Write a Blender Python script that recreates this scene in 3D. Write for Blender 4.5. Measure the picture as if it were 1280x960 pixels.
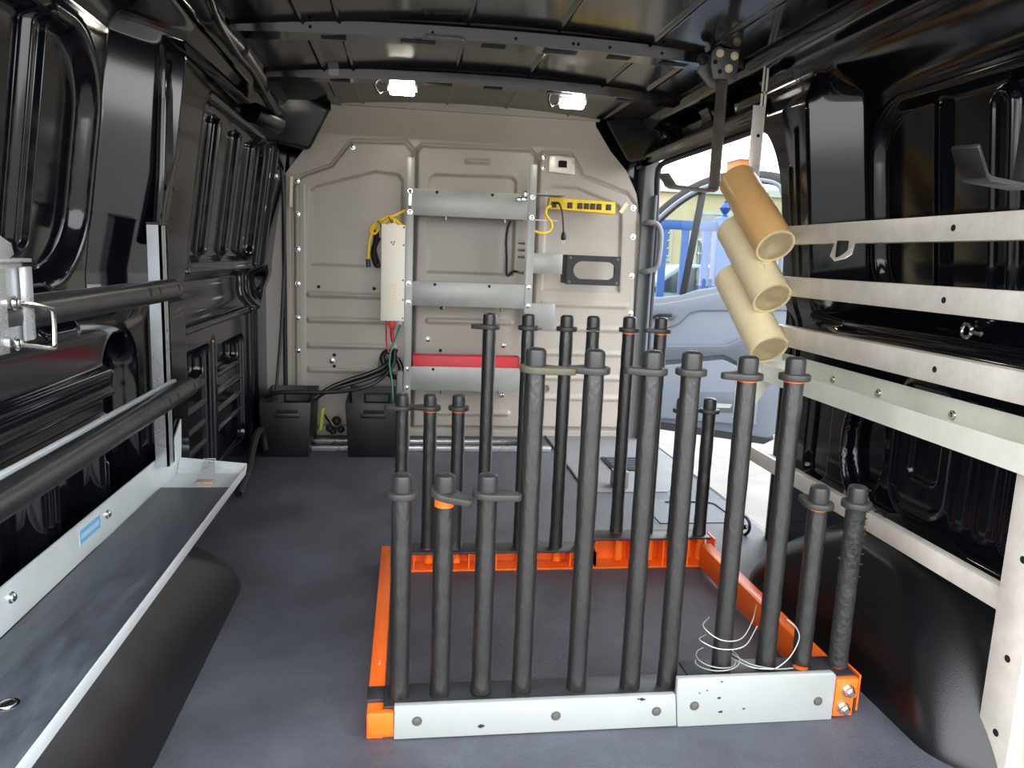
import bpy, bmesh, math, random
import numpy as np
from mathutils import Vector, Matrix, Quaternion
random.seed(7)
for o in list(bpy.data.objects): bpy.data.objects.remove(o)
S = bpy.context.scene
COL = S.collection
R = math.radians

# ---------------------------------------------------------------- camera
cam_d = bpy.data.cameras.new('camera'); cam = bpy.data.objects.new('camera', cam_d); COL.objects.link(cam)
yaw, pitch, roll = R(8.077), R(-9.511), R(2.273)
f_ = Vector((math.sin(yaw)*math.cos(pitch), math.cos(yaw)*math.cos(pitch), math.sin(pitch)))
r_ = Vector((math.cos(yaw), -math.sin(yaw), 0)); u_ = r_.cross(f_)
r2 = math.cos(roll)*r_ + math.sin(roll)*u_; u2 = -math.sin(roll)*r_ + math.cos(roll)*u_
M = Matrix((r2, u2, -f_)).transposed().to_4x4(); M.translation = (0, 0, .87)
cam.matrix_world = M
cam_d.sensor_fit = 'HORIZONTAL'; cam_d.sensor_width = 36; cam_d.lens = 950/1280*36; cam_d.clip_start = .02
S.camera = cam

# ---------------------------------------------------------------- world, sun, exposure
W = bpy.data.worlds.new('world'); S.world = W; W.use_nodes = True
nt = W.node_tree; nt.nodes.clear()
out = nt.nodes.new('ShaderNodeOutputWorld'); bg = nt.nodes.new('ShaderNodeBackground')
sky = nt.nodes.new('ShaderNodeTexSky'); sky.sky_type = 'NISHITA'; sky.sun_disc = False
sky.sun_elevation = R(55); sky.sun_rotation = R(-30); sky.dust_density = 2.0
mx = nt.nodes.new('ShaderNodeMix'); mx.data_type = 'RGBA'; mx.inputs[0].default_value = .985
nt.links.new(sky.outputs[0], mx.inputs[6]); mx.inputs[7].default_value = (.97, .985, 1.0, 1)
nt.links.new(mx.outputs[2], bg.inputs[0]); bg.inputs[1].default_value = 4.4
nt.links.new(bg.outputs[0], out.inputs[0])
sd = bpy.data.lights.new('sun', 'SUN'); sd.energy = .8; sd.angle = R(4); sd.color = (1, .95, .88)
sun = bpy.data.objects.new('sun', sd); COL.objects.link(sun)
sun.rotation_euler = Vector((.42, -.50, -1.15)).to_track_quat('-Z', 'Y').to_euler()
vs = S.view_settings; vs.view_transform = 'Standard'; vs.look = 'None'; vs.exposure = 0.42; vs.gamma = 1; vs.use_curve_mapping = False

# ---------------------------------------------------------------- materials
def lin(c):
    return tuple(((x/255)/12.92 if x/255 <= .04045 else ((x/255+.055)/1.055)**2.4) for x in c) + (1,)
MATS = {}
def mat(name, rgb, rough=.5, metal=0., var=.0, vscale=6., bump=0., bscale=200., coat=0., rvar=0., emit=0., alpha=1., trans=0., dark=None, spec=.5, stretch=None):
    m = bpy.data.materials.new(name); m.use_nodes = True; n = m.node_tree; b = n.nodes['Principled BSDF']
    b.inputs['Base Color'].default_value = lin(rgb); b.inputs['Roughness'].default_value = rough; b.inputs['Metallic'].default_value = metal
    b.inputs['Coat Weight'].default_value = coat; b.inputs['Coat Roughness'].default_value = .05; b.inputs['Specular IOR Level'].default_value = spec
    tc = n.nodes.new('ShaderNodeTexCoord'); src = tc.outputs['Object']
    if stretch:
        mp = n.nodes.new('ShaderNodeMapping'); mp.inputs['Scale'].default_value = stretch; n.links.new(src, mp.inputs[0]); src = mp.outputs[0]
    if var or rvar:
        no = n.nodes.new('ShaderNodeTexNoise'); no.inputs['Scale'].default_value = vscale; no.inputs['Detail'].default_value = 6; no.inputs['Roughness'].default_value = .65
        n.links.new(src, no.inputs['Vector'])
        if var:
            cr = n.nodes.new('ShaderNodeValToRGB'); c = lin(rgb)
            lo = lin(dark) if dark else tuple(max(0, x*(1-var)) for x in c[:3]) + (1,); hi = tuple(min(1, x*(1+var)) for x in c[:3]) + (1,)
            cr.color_ramp.elements[0].color = lo; cr.color_ramp.elements[1].color = hi
            cr.color_ramp.elements[0].position = .3; cr.color_ramp.elements[1].position = .72
            n.links.new(no.outputs[0], cr.inputs[0]); n.links.new(cr.outputs[0], b.inputs['Base Color'])
        if rvar:
            mr = n.nodes.new('ShaderNodeMapRange'); mr.inputs[3].default_value = max(.02, rough-rvar); mr.inputs[4].default_value = min(1, rough+rvar)
            n.links.new(no.outputs[0], mr.inputs[0]); n.links.new(mr.outputs[0], b.inputs['Roughness'])
    if bump:
        nb = n.nodes.new('ShaderNodeTexNoise'); nb.inputs['Scale'].default_value = bscale; nb.inputs['Detail'].default_value = 3
        bp = n.nodes.new('ShaderNodeBump'); bp.inputs['Strength'].default_value = bump; bp.inputs['Distance'].default_value = .004
        n.links.new(src, nb.inputs['Vector']); n.links.new(nb.outputs[0], bp.inputs['Height']); n.links.new(bp.outputs[0], b.inputs['Normal'])
    if emit:
        b.inputs['Emission Color'].default_value = lin(rgb); b.inputs['Emission Strength'].default_value = emit
    if trans: b.inputs['Transmission Weight'].default_value = trans
    if alpha < 1: b.inputs['Alpha'].default_value = alpha
    MATS[name] = m; return m
mat('paint', (9, 11, 16), .10, bump=.02, bscale=5, rvar=.03, vscale=4, spec=.42)
mat('paint_roof', (17, 18, 22), .13, bump=.025, bscale=4, rvar=.04, vscale=5, spec=.8)
mat('plastic', (11, 12, 14), .28, var=.15, bump=.10, bscale=450)
mat('hole', (3, 3, 4), .8)  # near-black for the shade inside holes and gaps, put into the colour
mat('mat_floor', (76, 79, 87), .5, var=.38, vscale=4, bump=.5, bscale=330, rvar=.1)
mat('liner', (66, 70, 78), .45, var=.5, vscale=10, bump=.15, bscale=60, rvar=.12, stretch=(3, .8, 1))
mat('partition', (172, 164, 154), .38, var=.05, vscale=4, bump=.03, bscale=30, rvar=.06)
mat('partition_edge', (160, 155, 148), .4, var=.05)
mat('grey_steel', (222, 223, 210), .42, metal=.1, var=.1, vscale=7, rvar=.1)
mat('shelf_steel', (152, 153, 148), .36, metal=.2, var=.1, vscale=7, rvar=.1)
mat('tray_grey', (200, 206, 208), .42, metal=.25, var=.08, vscale=6, rvar=.08)
mat('alu', (226, 219, 209), .36, metal=.25, var=.14, vscale=14, rvar=.12, bump=.03, bscale=90)
mat('alu_bright', (186, 189, 192), .28, metal=.7, var=.05, rvar=.06)
mat('chrome', (215, 215, 212), .16, metal=1)
mat('dark_steel', (128, 120, 110), .34, metal=.45, var=.25, vscale=18, rvar=.1)
mat('plate_steel', (104, 102, 98), .45, metal=.5, var=.15)
mat('orange', (255, 108, 26), .38, var=.1, vscale=12, coat=.2)
mat('hdpe', (152, 155, 153), .42, var=.05, vscale=10)
mat('foam', (31, 30, 29), .33, spec=1.0, var=.2, vscale=25, bump=.3, bscale=160, stretch=(1, 1, .35))
mat('foam_worn', (36, 35, 34), .6, var=.4, vscale=40, bump=1.0, bscale=70)
mat('rubber_cap', (44, 44, 44), .36, var=.12, vscale=30, bump=.1)
mat('rubber_collar', (52, 51, 49), .5, var=.15, vscale=30)
mat('collar_tan', (80, 77, 60), .6, var=.2, vscale=30)
mat('cap_plate', (42, 44, 48), .4, var=.45, vscale=14, rvar=.12)
mat('pvc', (244, 226, 182), .3, var=.07, vscale=9, rvar=.06)
mat('pvc_tan', (236, 186, 120), .3, var=.12, vscale=7, rvar=.06)
mat('pvc_in_shaded', (176, 168, 140), .6, var=.14, vscale=20)  # darker copy of the pvc, shade inside the bore put into the colour
mat('print', (128, 96, 58), .6)
mat('black_tube', (30, 30, 31), .32, var=.5, vscale=14, rvar=.14, bump=.08, bscale=60)
mat('white_box', (236, 228, 214), .42, var=.03)
mat('label_cream', (236, 222, 186), .5, var=.05, vscale=90)
mat('yellow', (238, 196, 24), .42)
mat('red', (202, 30, 48), .42, var=.12, vscale=15)
mat('red_bright', (214, 40, 44), .45)
mat('green_wire', (28, 120, 92), .45)
mat('lime', (168, 176, 50), .5)
mat('cable', (18, 18, 20), .42)
mat('tub', (14, 15, 17), .45, var=.2, vscale=12, rvar=.1, bump=.1, bscale=150)
mat('wire_white', (176, 178, 170), .35, metal=.4)
mat('sticker_blue', (92, 168, 214), .4, var=.1, vscale=120)
mat('sticker_white', (190, 194, 196), .45, var=.04, vscale=80)
mat('black_part', (26, 27, 30), .5, var=.3, vscale=20)
mat('lamp', (255, 247, 232), .4, emit=70)
mat('lamp_body', (210, 208, 200), .4)
mat('grey_floor', (122, 122, 128), .5, var=.1, vscale=8)
mat('step_plate', (74, 80, 92), .42, var=.15, vscale=6, rvar=.08)  # blue-grey is the sky's reflection, painted into the base colour
mat('door_grey', (100, 107, 118), .5, var=.03, vscale=4)
mat('door_dark', (76, 82, 92), .5)
mat('trim_light', (120, 122, 122), .45, var=.03)
mat('seal', (24, 25, 28), .55)
mat('concrete', (108, 107, 104), .85, var=.16, vscale=3, bump=.2, bscale=60)
mat('fence_blue', (4, 58, 124), .5, var=.05)
mat('wall_cream', (150, 138, 108), .8, var=.08, vscale=2)
mat('wall_orange', (160, 84, 34), .8, var=.05)
mat('wall_pale', (140, 143, 136), .8, var=.05)
mat('car_teal', (78, 104, 110), .25, coat=.6)
mat('car_glass', (40, 48, 54), .08)
mat('tyre', (22, 22, 22), .8)
mat('foil_tan', (168, 140, 118), .5, var=.3, vscale=60)
mat('inner_cavity', (104, 100, 80), .55, var=.2, vscale=8)
g = bpy.data.materials.new('glass'); g.use_nodes = True; n = g.node_tree; n.nodes.clear()
o_ = n.nodes.new('ShaderNodeOutputMaterial'); t_ = n.nodes.new('ShaderNodeBsdfTransparent'); gl = n.nodes.new('ShaderNodeBsdfGlossy'); gl.inputs['Roughness'].default_value = .02
fr = n.nodes.new('ShaderNodeFresnel'); mxs = n.nodes.new('ShaderNodeMixShader'); t_.inputs[0].default_value = (.86, .92, .9, 1)
n.links.new(fr.outputs[0], mxs.inputs[0]); n.links.new(t_.outputs[0], mxs.inputs[1]); n.links.new(gl.outputs[0], mxs.inputs[2]); n.links.new(mxs.outputs[0], o_.inputs[0])
MATS['glass'] = g

# ---------------------------------------------------------------- mesh builder
WL = {}
def V(*a): return Vector(a)
class MB:
    def __init__(s): s.v = []; s.f = []
    def add(s, vs, fs):
        k = len(s.v); s.v += [tuple(p) for p in vs]; s.f += [tuple(i+k for i in f) for f in fs]; return s
    def box(s, x0, x1, y0, y1, z0, z1):
        return s.add([(x0,y0,z0),(x1,y0,z0),(x1,y1,z0),(x0,y1,z0),(x0,y0,z1),(x1,y0,z1),(x1,y1,z1),(x0,y1,z1)],
                     [(3,2,1,0),(4,5,6,7),(0,1,5,4),(1,2,6,5),(2,3,7,6),(3,0,4,7)])
    def prism(s, pts, vec):
        pts = [Vector(p) for p in pts]; vec = Vector(vec); n = len(pts)
        return s.add(pts + [p+vec for p in pts], [tuple(range(n))[::-1], tuple(range(n, 2*n))] + [(i, (i+1) % n, n+(i+1) % n, n+i) for i in range(n)])
    def frame(s, outer, inner, vec):      # ring between two outlines with the same point count
        vec = Vector(vec); n = len(outer); o = [Vector(p) for p in outer]; i_ = [Vector(p) for p in inner]
        vs = o + i_ + [p+vec for p in o] + [p+vec for p in i_]; fs = []
        for a in range(n):
            b = (a+1) % n
            fs += [(a, b, n+b, n+a), (2*n+a, 3*n+a, 3*n+b, 2*n+b), (a, 2*n+a, 2*n+b, b), (n+a, n+b, 3*n+b, 3*n+a)]
        return s.add(vs, fs)
    def tube(s, path, r, n=10, closed=False, caps=True):
        P = [Vector(p) for p in path]; m = len(P); rs = r if isinstance(r, (list, tuple)) else [r]*m
        up = None; vs = []; fs = []
        for i, p in enumerate(P):
            if closed: t = P[(i+1) % m]-P[i-1]
            else: t = P[min(i+1, m-1)]-P[max(i-1, 0)]
            t.normalize()
            if up is None:
                up = t.orthogonal().normalized()
            up = (up - t*up.dot(t)).normalized(); w = t.cross(up)
            for k in range(n):
                a = 2*math.pi*k/n; vs.append(p + (up*math.cos(a)+w*math.sin(a))*rs[i])
        for i in range(m if closed else m-1):
            j = (i+1) % m
            for k in range(n):
                fs.append((i*n+k, i*n+(k+1) % n, j*n+(k+1) % n, j*n+k))
        if caps and not closed: fs += [tuple(range(n))[::-1], tuple(range((m-1)*n, m*n))]
        return s.add(vs, fs)
    def bar(s, path, w, t, side):         # flat bar swept along a path; 'side' is the direction of the width
        P = [Vector(p) for p in path]; m = len(P); vs = []; fs = []; sd_ = Vector(side).normalized()
        for i in range(m):
            a = (P[i]-P[i-1]).normalized() if i else None; b = (P[i+1]-P[i]).normalized() if i < m-1 else None
            tg = ((a or b)+(b or a)).normalized(); nn = sd_.cross(tg).normalized()
            c = (a or b).dot(tg); hh = t/2/max(.4, c)
            for (x, y) in ((-1,-1),(1,-1),(1,1),(-1,1)): vs.append(P[i]+sd_*x*w/2+nn*y*hh)
        for i in range(m-1):
            for k in range(4): fs.append((i*4+k, i*4+(k+1) % 4, i*4+4+(k+1) % 4, i*4+4+k))
        fs += [(3,2,1,0), tuple(range((m-1)*4, m*4))]
        return s.add(vs, fs)
    def lathe(s, prof, base=(0,0,0), axis=(0,0,1), n=20):
        q = Vector((0,0,1)).rotation_difference(Vector(axis).normalized()); b = Vector(base); vs = []; fs = []; m = len(prof)
        for (r, z) in prof:
            for k in range(n):
                a = 2*math.pi*k/n; vs.append(b + q @ Vector((r*math.cos(a), r*math.sin(a), z)))
        for i in range(m-1):
            for k in range(n): fs.append((i*n+k, i*n+(k+1) % n, (i+1)*n+(k+1) % n, (i+1)*n+k))
        if prof[0][0] > 1e-6: fs.append(tuple(range(n))[::-1])
        if prof[-1][0] > 1e-6: fs.append(tuple(range((m-1)*n, m*n)))
        return s.add(vs, fs)
    def cyl(s, p0, p1, r, n=16):
        d = Vector(p1)-Vector(p0); return s.lathe([(r, 0), (r, d.length)], p0, d, n)
    def mesh(s, name, material, bevel=0., smooth=35, origin=None, seg=2):
        me = bpy.data.meshes.new(name); V_ = np.array(s.v, dtype=float)
        c = Vector(((V_[:,0].min()+V_[:,0].max())/2, (V_[:,1].min()+V_[:,1].max())/2, V_[:,2].min())) if origin is None else Vector(origin)
        me.from_pydata([tuple(Vector(p)-c) for p in s.v], [], s.f)
        bm = bmesh.new(); bm.from_mesh(me)
        bmesh.ops.recalc_face_normals(bm, faces=bm.faces)
        if bevel:
            es = [e for e in bm.edges if len(e.link_faces) == 2 and e.calc_face_angle(0) > .5]
            bmesh.ops.bevel(bm, geom=es, offset=bevel, segments=seg, affect='EDGES', profile=.5, clamp_overlap=True)
        bm.to_mesh(me); bm.free()
        if smooth:
            me.shade_smooth(); me.set_sharp_from_angle(angle=R(smooth))
        me.materials.append(MATS[material]); return me, c
    def build(s, name, material, parent=None, bevel=0., smooth=35, seg=2, label=None):
        me, c = s.mesh(name, material, bevel, smooth, None, seg)
        return link(name, me, c, parent, label)
def link(name, me, c, parent=None, label=None, rot=None):
    o = bpy.data.objects.new(name, me); COL.objects.link(o); WL[o.name] = Vector(c)
    if parent: o.parent = parent; o.location = Vector(c)-WL[parent.name]
    else: o.location = c
    if rot is not None: o.rotation_mode = 'QUATERNION'; o.rotation_quaternion = rot
    if label: o['label'] = label
    return o
def thing(name, label, cat, loc, group=None):
    o = bpy.data.objects.new(name, None); COL.objects.link(o); o.location = loc; WL[o.name] = Vector(loc); o.empty_display_size = .1
    return tag(o, label, cat, group)
def tag(o, label, cat, group=None):
    o['label'] = label; o['category'] = cat
    if group: o['group'] = group
    return o
def struct(o, label=None, cat=None):
    o['kind'] = 'structure'
    if label: o['label'] = label
    if cat: o['category'] = cat
    return o
def sm(a, b, n):
    return [a+(b-a)*i/(n-1) for i in range(n)]
def curve(pts, sub=6):                     # Catmull-Rom through the points
    P = [Vector(p) for p in pts]; P = [2*P[0]-P[1]] + P + [2*P[-1]-P[-2]]; o = []
    for i in range(1, len(P)-2):
        for k in range(sub):
            t = k/sub; a, b, c, d = P[i-1], P[i], P[i+1], P[i+2]
            o.append(.5*((2*b)+(c-a)*t+(2*a-5*b+4*c-d)*t*t+(3*b-a-3*c+d)*t**3))
    o.append(P[-2]); return o
_bolts = {}
def bolt(parent, pos, axis, r=.008, h=.006, material='chrome', name='bolt'):
    k = (round(r, 4), round(h, 4), material)
    if k not in _bolts:
        _bolts[k] = MB().lathe([(r*1.35, 0), (r*1.35, h*.25), (r, h*.27), (r*.95, h*.8), (r*.6, h), (0, h)], n=10).mesh('bolt', material, 0, 40, (0,0,0))[0]
    return link(name, _bolts[k], Vector(pos), parent, rot=Vector((0,0,1)).rotation_difference(Vector(axis).normalized()))

# height-field sheet: P(u, v, h) grid of points
def sstep(sd, w): t = np.clip(.5-sd/w, 0, 1); return t*t*(3-2*t)
def rr(Y, Z, y0, y1, z0, z1, r):
    qy = np.abs(Y-(y0+y1)/2)-(y1-y0)/2+r; qz = np.abs(Z-(z0+z1)/2)-(z1-z0)/2+r
    return np.hypot(np.maximum(qy, 0), np.maximum(qz, 0))+np.minimum(np.maximum(qy, qz), 0)-r
def pill(Y, Z, a, b, r):
    ay, az = a; by, bz = b; dy, dz = by-ay, bz-az; t = np.clip(((Y-ay)*dy+(Z-az)*dz)/(dy*dy+dz*dz+1e-12), 0, 1)
    return np.hypot(Y-ay-t*dy, Z-az-t*dz)-r
def poly_sd(Y, Z, pts, r=0.):
    d = np.full(Y.shape, 1e9); ins = np.zeros(Y.shape, bool); n = len(pts)
    for i in range(n):
        a, b = pts[i], pts[(i+1) % n]
        d = np.minimum(d, pill(Y, Z, a, b, 0))
        c = ((a[1] > Z) != (b[1] > Z)); den = (b[1]-a[1]) if abs(b[1]-a[1]) > 1e-9 else 1e-9
        ins ^= c & (Y < (b[0]-a[0])*(Z-a[1])/den+a[0])
    return np.where(ins, -d, d)-r
def sheet(name, X, Y, Z, material, parent=None):
    nr, nc = X.shape; co = np.stack([X, Y, Z], -1).reshape(-1, 3)
    c = Vector(((co[:,0].min()+co[:,0].max())/2, (co[:,1].min()+co[:,1].max())/2, co[:,2].min())); co = co-np.array(c)
    idx = np.arange(nr*nc).reshape(nr, nc)
    F = np.stack([idx[:-1,:-1], idx[:-1,1:], idx[1:,1:], idx[1:,:-1]], -1).reshape(-1, 4)
    me = bpy.data.meshes.new(name); me.vertices.add(len(co)); me.vertices.foreach_set('co', co.ravel())
    me.loops.add(F.size); me.loops.foreach_set('vertex_index', F.ravel().astype(np.int32))
    me.polygons.add(len(F)); me.polygons.foreach_set('loop_start', np.arange(0, F.size, 4, dtype=np.int32))
    me.update(calc_edges=True); me.validate(); me.shade_smooth(); me.materials.append(MATS[material])
    return link(name, me, c, parent)

# ================================================================ SETTING
fl = struct(MB().box(-.70, 1.19, .80, 3.72, -.05, 0).build('floor', 'mat_floor', bevel=.004), 'dark grey rubber mat covering the van floor')
MB().prism([(.69,2.70,0),(1.0,2.70,0),(1.19,2.95,0),(1.19,3.6,0),(.69,3.6,0)], (0,0,.004)).build('floor_panel', 'grey_floor', fl, label='pale grey floor plate beside the side door')
MB().box(.683, .69, 2.70, 3.6, 0, .006).build('seam_strip', 'cable', fl)
MB().prism([(.86,2.36,0),(1.14,2.36,0),(1.185,2.42,0),(1.185,2.60,0),(.86,2.62,0)], (0,0,.003)).build('step_plate', 'step_plate', fl, label='step plate at the side door sill, blue grey from painted sky reflection')
MB().tube([(.95,2.575,.004),(1.1,2.572,.004),(1.13,2.55,.004),(1.14,2.36,.004)], .004, 6).build('step_groove', 'cable', fl)
MB().box(.80, .86, 2.74, 2.80, .004, .07).build('bracket', 'trim_light', fl, bevel=.006, label='small pale grey block beside the side door')
MB().box(.86, 1.05, 2.98, 3.18, .004, .012).build('vent_plate', 'cable', fl, bevel=.002)
for i in range(5): MB().box(.87, 1.04, 3.0+i*.036, 3.012+i*.036, .012, .018).build('vent_slat', 'step_plate', fl)
for (y, x1) in ((3.30, .66), (3.42, .60)):
    MB().box(-.56, x1, y, y+.035, 0, .022).build('threshold_bar', 'alu_bright', fl, bevel=.003, label='bright aluminium threshold bar')
MB().box(-.54, .62, 3.335, 3.42, .0, .004).build('threshold_gap', 'hole', fl)

def lean(z): return .14*np.maximum(0, z-.8)+4*np.maximum(0, z-1.36)**2
def vwall(name, base, sgn, y0, y1f, z0, z1, hf, dy=.005, dz=.005):
    nz = int((z1-z0)/dz)+1; zz = np.linspace(z0, z1, nz); yb = np.array([y1f(z) for z in zz]); ny = int((yb.max()-y0)/dy)+1
    Z = np.repeat(zz[:,None], ny, 1); ym = yb.min(); Y = np.repeat(np.linspace(y0, ym, ny)[None,:], nz, 0); k_ = ym-.10
    Y = np.where(Y > k_, k_+(Y-k_)*(yb[:,None]-k_)/(ym-k_), Y)
    X = base+sgn*(lean(Z)+hf(Y, Z))
    return sheet(name, X, Y, Z, 'paint')
def ramp(Y, Z, y0, y1, h0, h1, zlo, zhi):        # rear-facing bevel between the panel and the pillar
    t = np.clip((Y-y0)/(y1-y0), 0, 1); m = sstep(np.abs(Z-(zlo+zhi)/2)-(zhi-zlo)/2, .10)
    return (h0+(h1-h0)*t)*m
def h_left(Y, Z):
    h = ramp(Y, Z, 1.80, 2.03, -.065, .028, .72, 1.36)
    inn = (Y < 1.905)
    A = rr(Y, Z, .2, 1.78, .79, 1.27, .15)
    h -= .035*sstep(A, .04)
    h += .012*np.clip(1-np.abs(A)/.022, 0, 1)
    b = pill(Y, Z, (1.55, .87), (1.55, 1.24), .034); h += .018*sstep(b, .016); h -= .010*sstep(b+.016, .012)
    h += .016*sstep(pill(Y, Z, (1.25, .75), (1.25, 1.35), .10), .18)*sstep(A, .03)
    C = rr(Y, Z, 2.24, 3.14, .82, 1.27, .06); h -= .03*sstep(C, .024); h += .008*np.clip(1-np.abs(C)/.016, 0, 1)
    h += .028*sstep(rr(Y, Z, 2.02, 2.23, -.2, 1.40, .03), .03)*sstep(np.abs(Z-.36)-.36, .02)
    h += .0*Y
    for yb in (2.46, 2.74):
        b = pill(Y, Z, (yb, .86), (yb, 1.22), .024); h += .022*sstep(b, .014); h -= .008*sstep(b+.012, .010)
    b = pill(Y, Z, (2.98, .86), (2.98, 1.22), .02); h += .02*sstep(b, .016)
    h -= .07*sstep(rr(Y, Z, 2.22, 3.5, .64, .775, .05), .05)*np.clip((Z-.60)/.17, 0, 1)
    h += .012*sstep(pill(Y, Z, (2.25, .79), (3.2, .785), .010), .012)
    h += .012*sstep(pill(Y, Z, (2.28, .62), (3.4, .62), .010), .012)
    for (a, bb, zt) in ((2.27, 2.58, .55), (2.68, 3.10, .53)):
        h -= .016*sstep(rr(Y, Z, a, bb, .12, zt, .035), .014)
        h -= .035*sstep(rr(Y, Z, a+.03, bb-.03, zt-.10, zt-.015, .03), .012)
        for zs in (.425, .36, .295, .23):
            s_ = pill(Y, Z, (a+.03, zs), (bb-.03, zs), .006); h += .012*sstep(s_, .010)
    h += .008*sstep(pill(Y, Z, (2.63, .15), (2.63, .55), .02), .02)
    b = pill(Y, Z, (.3, .575), (1.74, .575), .030); h += .026*sstep(b, .016); h -= .008*sstep(b+.014, .012)
    h += .012*sstep(pill(Y, Z, (.3, .50), (1.70, .50), .006), .010)
    for (a, bb, z0_, z1_) in ((1.46, 1.64, .27, .47), (1.16, 1.37, .27, .47), (.8, 1.08, .27, .47)):
        q = rr(Y, Z, a, bb, z0_, z1_, .04); h -= .03*sstep(q, .012); h += .012*np.clip(1-np.abs(q-.018)/.012, 0, 1)
    h -= .06*sstep(rr(Y, Z, 1.70, 1.90, .20, .66, .08), .02)
    for (a, zz_) in ((1.415, .40), (1.68, .35), (1.12, .42)):
        h += .010*sstep(pill(Y, Z, (a, zz_-.07), (a, zz_+.05), .006), .010)
    for (a, bb) in ((1.05, 1.17), (1.24, 1.40), (1.46, 1.62)):
        q = rr(Y, Z, a, bb, .70, .775, .03); h -= .03*sstep(q, .014); h += .012*np.clip(1-np.abs(q)/.012, 0, 1)
    for yb in (3.22, 3.34): h += .012*sstep(pill(Y, Z, (yb, .1), (yb, 1.25), .025), .02)
    h += .04*sstep(pill(Y, Z, (.3, 1.40), (3.6, 1.40), .03), .05)
    return h
wl = struct(vwall('wall_left', -.637, 1, .80, lambda z: 3.62, 0, 1.505, h_left), 'glossy black stamped steel left side wall of the van')
def yo(z):
    if z < 1.08: return 2.20
    t = min(1, (z-1.08)/.22); return 2.20+.17*(1-math.sqrt(max(0, 1-t*t)))
def h_right(Y, Z):
    h = ramp(Y, Z, 1.95, 2.045, -.085, .03, .74, 1.36)
    A = rr(Y, Z, .2, 1.92, .78, 1.28, .13); h -= .03*sstep(A, .035); h += .010*np.clip(1-np.abs(A)/.02, 0, 1)
    b = pill(Y, Z, (1.50, .80), (1.50, 1.22), .036); h += .018*sstep(b, .016); h -= .010*sstep(b+.016, .012)
    h += .016*sstep(pill(Y, Z, (1.22, .70), (1.22, 1.35), .08), .16)*sstep(A, .03)
    h += .014*sstep(pill(Y, Z, (1.69, .72), (1.69, 1.25), .012), .05)*sstep(A, .03)
    for (a, z0_, z1_) in ((2.10, .8, 1.25), (2.14, .3, 1.15)):
        h += .008*sstep(pill(Y, Z, (a, z0_), (a, z1_), .006), .012)
    h += .010*sstep(pill(Y, Z, (.3, .735), (2.05, .735), .010), .014)
    h += .010*sstep(pill(Y, Z, (.3, .645), (2.05, .645), .008), .014)
    q = np.hypot((Y-1.76)/.085, (Z-.42)/.13)-1; h -= .035*sstep(q, .16); h += .008*np.clip(1-np.abs(q-.1)/.12, 0, 1)
    q = rr(Y, Z, 1.93, 2.04, .28, .58, .03); h -= .02*sstep(q, .016)
    q = rr(Y, Z, 1.46, 1.615, .34, .60, .035); h += .010*np.clip(1-np.abs(q-.02)/.014, 0, 1)
    h -= .014*sstep(rr(Y, Z, 1.49, 1.585, .40, .56, .02), .012)
    for a in (1.405, 1.335, 1.265): q = rr(Y, Z, a-.024, a+.024, .33, .60, .018); h += .006*np.clip(1-np.abs(q)/.010, 0, 1)
    h += .02*sstep(pill(Y, Z, (.3, .25), (2.0, .25), .03), .03)
    h += .03*sstep(pill(Y, Z, (.3, 1.46), (2.3, 1.46), .022), .03)
    return h
wr = struct(vwall('wall_right', 1.17, -1, .80, yo, 0, 1.30, h_right), 'glossy black stamped steel right side wall behind the aluminium rails')
def h_head(Y, Z):
    h = np.zeros_like(Y)
    h += .035*sstep(pill(Y, Z, (.3, 1.46), (3.6, 1.46), .022), .03)
    h += .03*sstep(pill(Y, Z, (2.3, 1.345), (3.55, 1.345), .018), .03)
    h -= .05*sstep(rr(Y, Z, 2.35, 2.75, 1.385, 1.435, .02), .014)
    h -= .05*sstep(rr(Y, Z, 2.85, 3.30, 1.385, 1.435, .02), .014)
    h += ramp(Y, Z, 1.95, 2.045, -.085, .03, .74, 1.36)
    return h
hd = vwall('header_panel', 1.17, -1, .80, lambda z: 3.62, 1.30, 1.505, h_head); WLh = WL[hd.name]
hd.parent = wr; hd.location = WLh-WL[wr.name]; hd['label'] = 'black roof rail above the side door opening'
pp_ = MB().prism([(-.558,1.94,1.32),(-.545,2.33,1.34),(-.553,2.22,1.255),(-.558,2.125,1.18),(-.572,2.04,1.03),(-.592,1.99,.86),(-.594,1.955,.86),(-.580,1.965,1.03),(-.565,1.95,1.20)], (-.02,0,0)).build('pillar_plate', 'paint', wl, bevel=.006, seg=2)
for (y, z) in ((2.03, 1.26), (2.04, 1.15), (2.0, 1.0), (2.12, 1.28), (1.98, .93)): bolt(pp_, (-.556-.04*(1.28-z)*2.3*.45, y, z), (1,0,0), .006, .0015, 'hole', 'pillar_hole')
# unseen outer skins, added to keep the daylight out
MB().box(-.80, -.74, .80, 3.75, -.35, 1.62).build('light_tight_skin', 'paint', wl)
MB().box(1.30, 1.34, .80, 2.20, -.35, 1.62).build('light_tight_skin', 'paint', wr)
MB().box(1.24, 1.34, 2.20, 3.75, 1.44, 1.62).build('light_tight_skin', 'paint', wr)
MB().box(1.17, 1.34, 2.17, 2.24, -.35, 1.20).build('pillar_return', 'paint', wr, bevel=.01)
MB().box(1.10, 1.186, 3.585, 3.75, -.05, 1.34).build('door_pillar', 'trim_light', wr, bevel=.012, label='pale grey trimmed pillar beside the partition')
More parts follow.
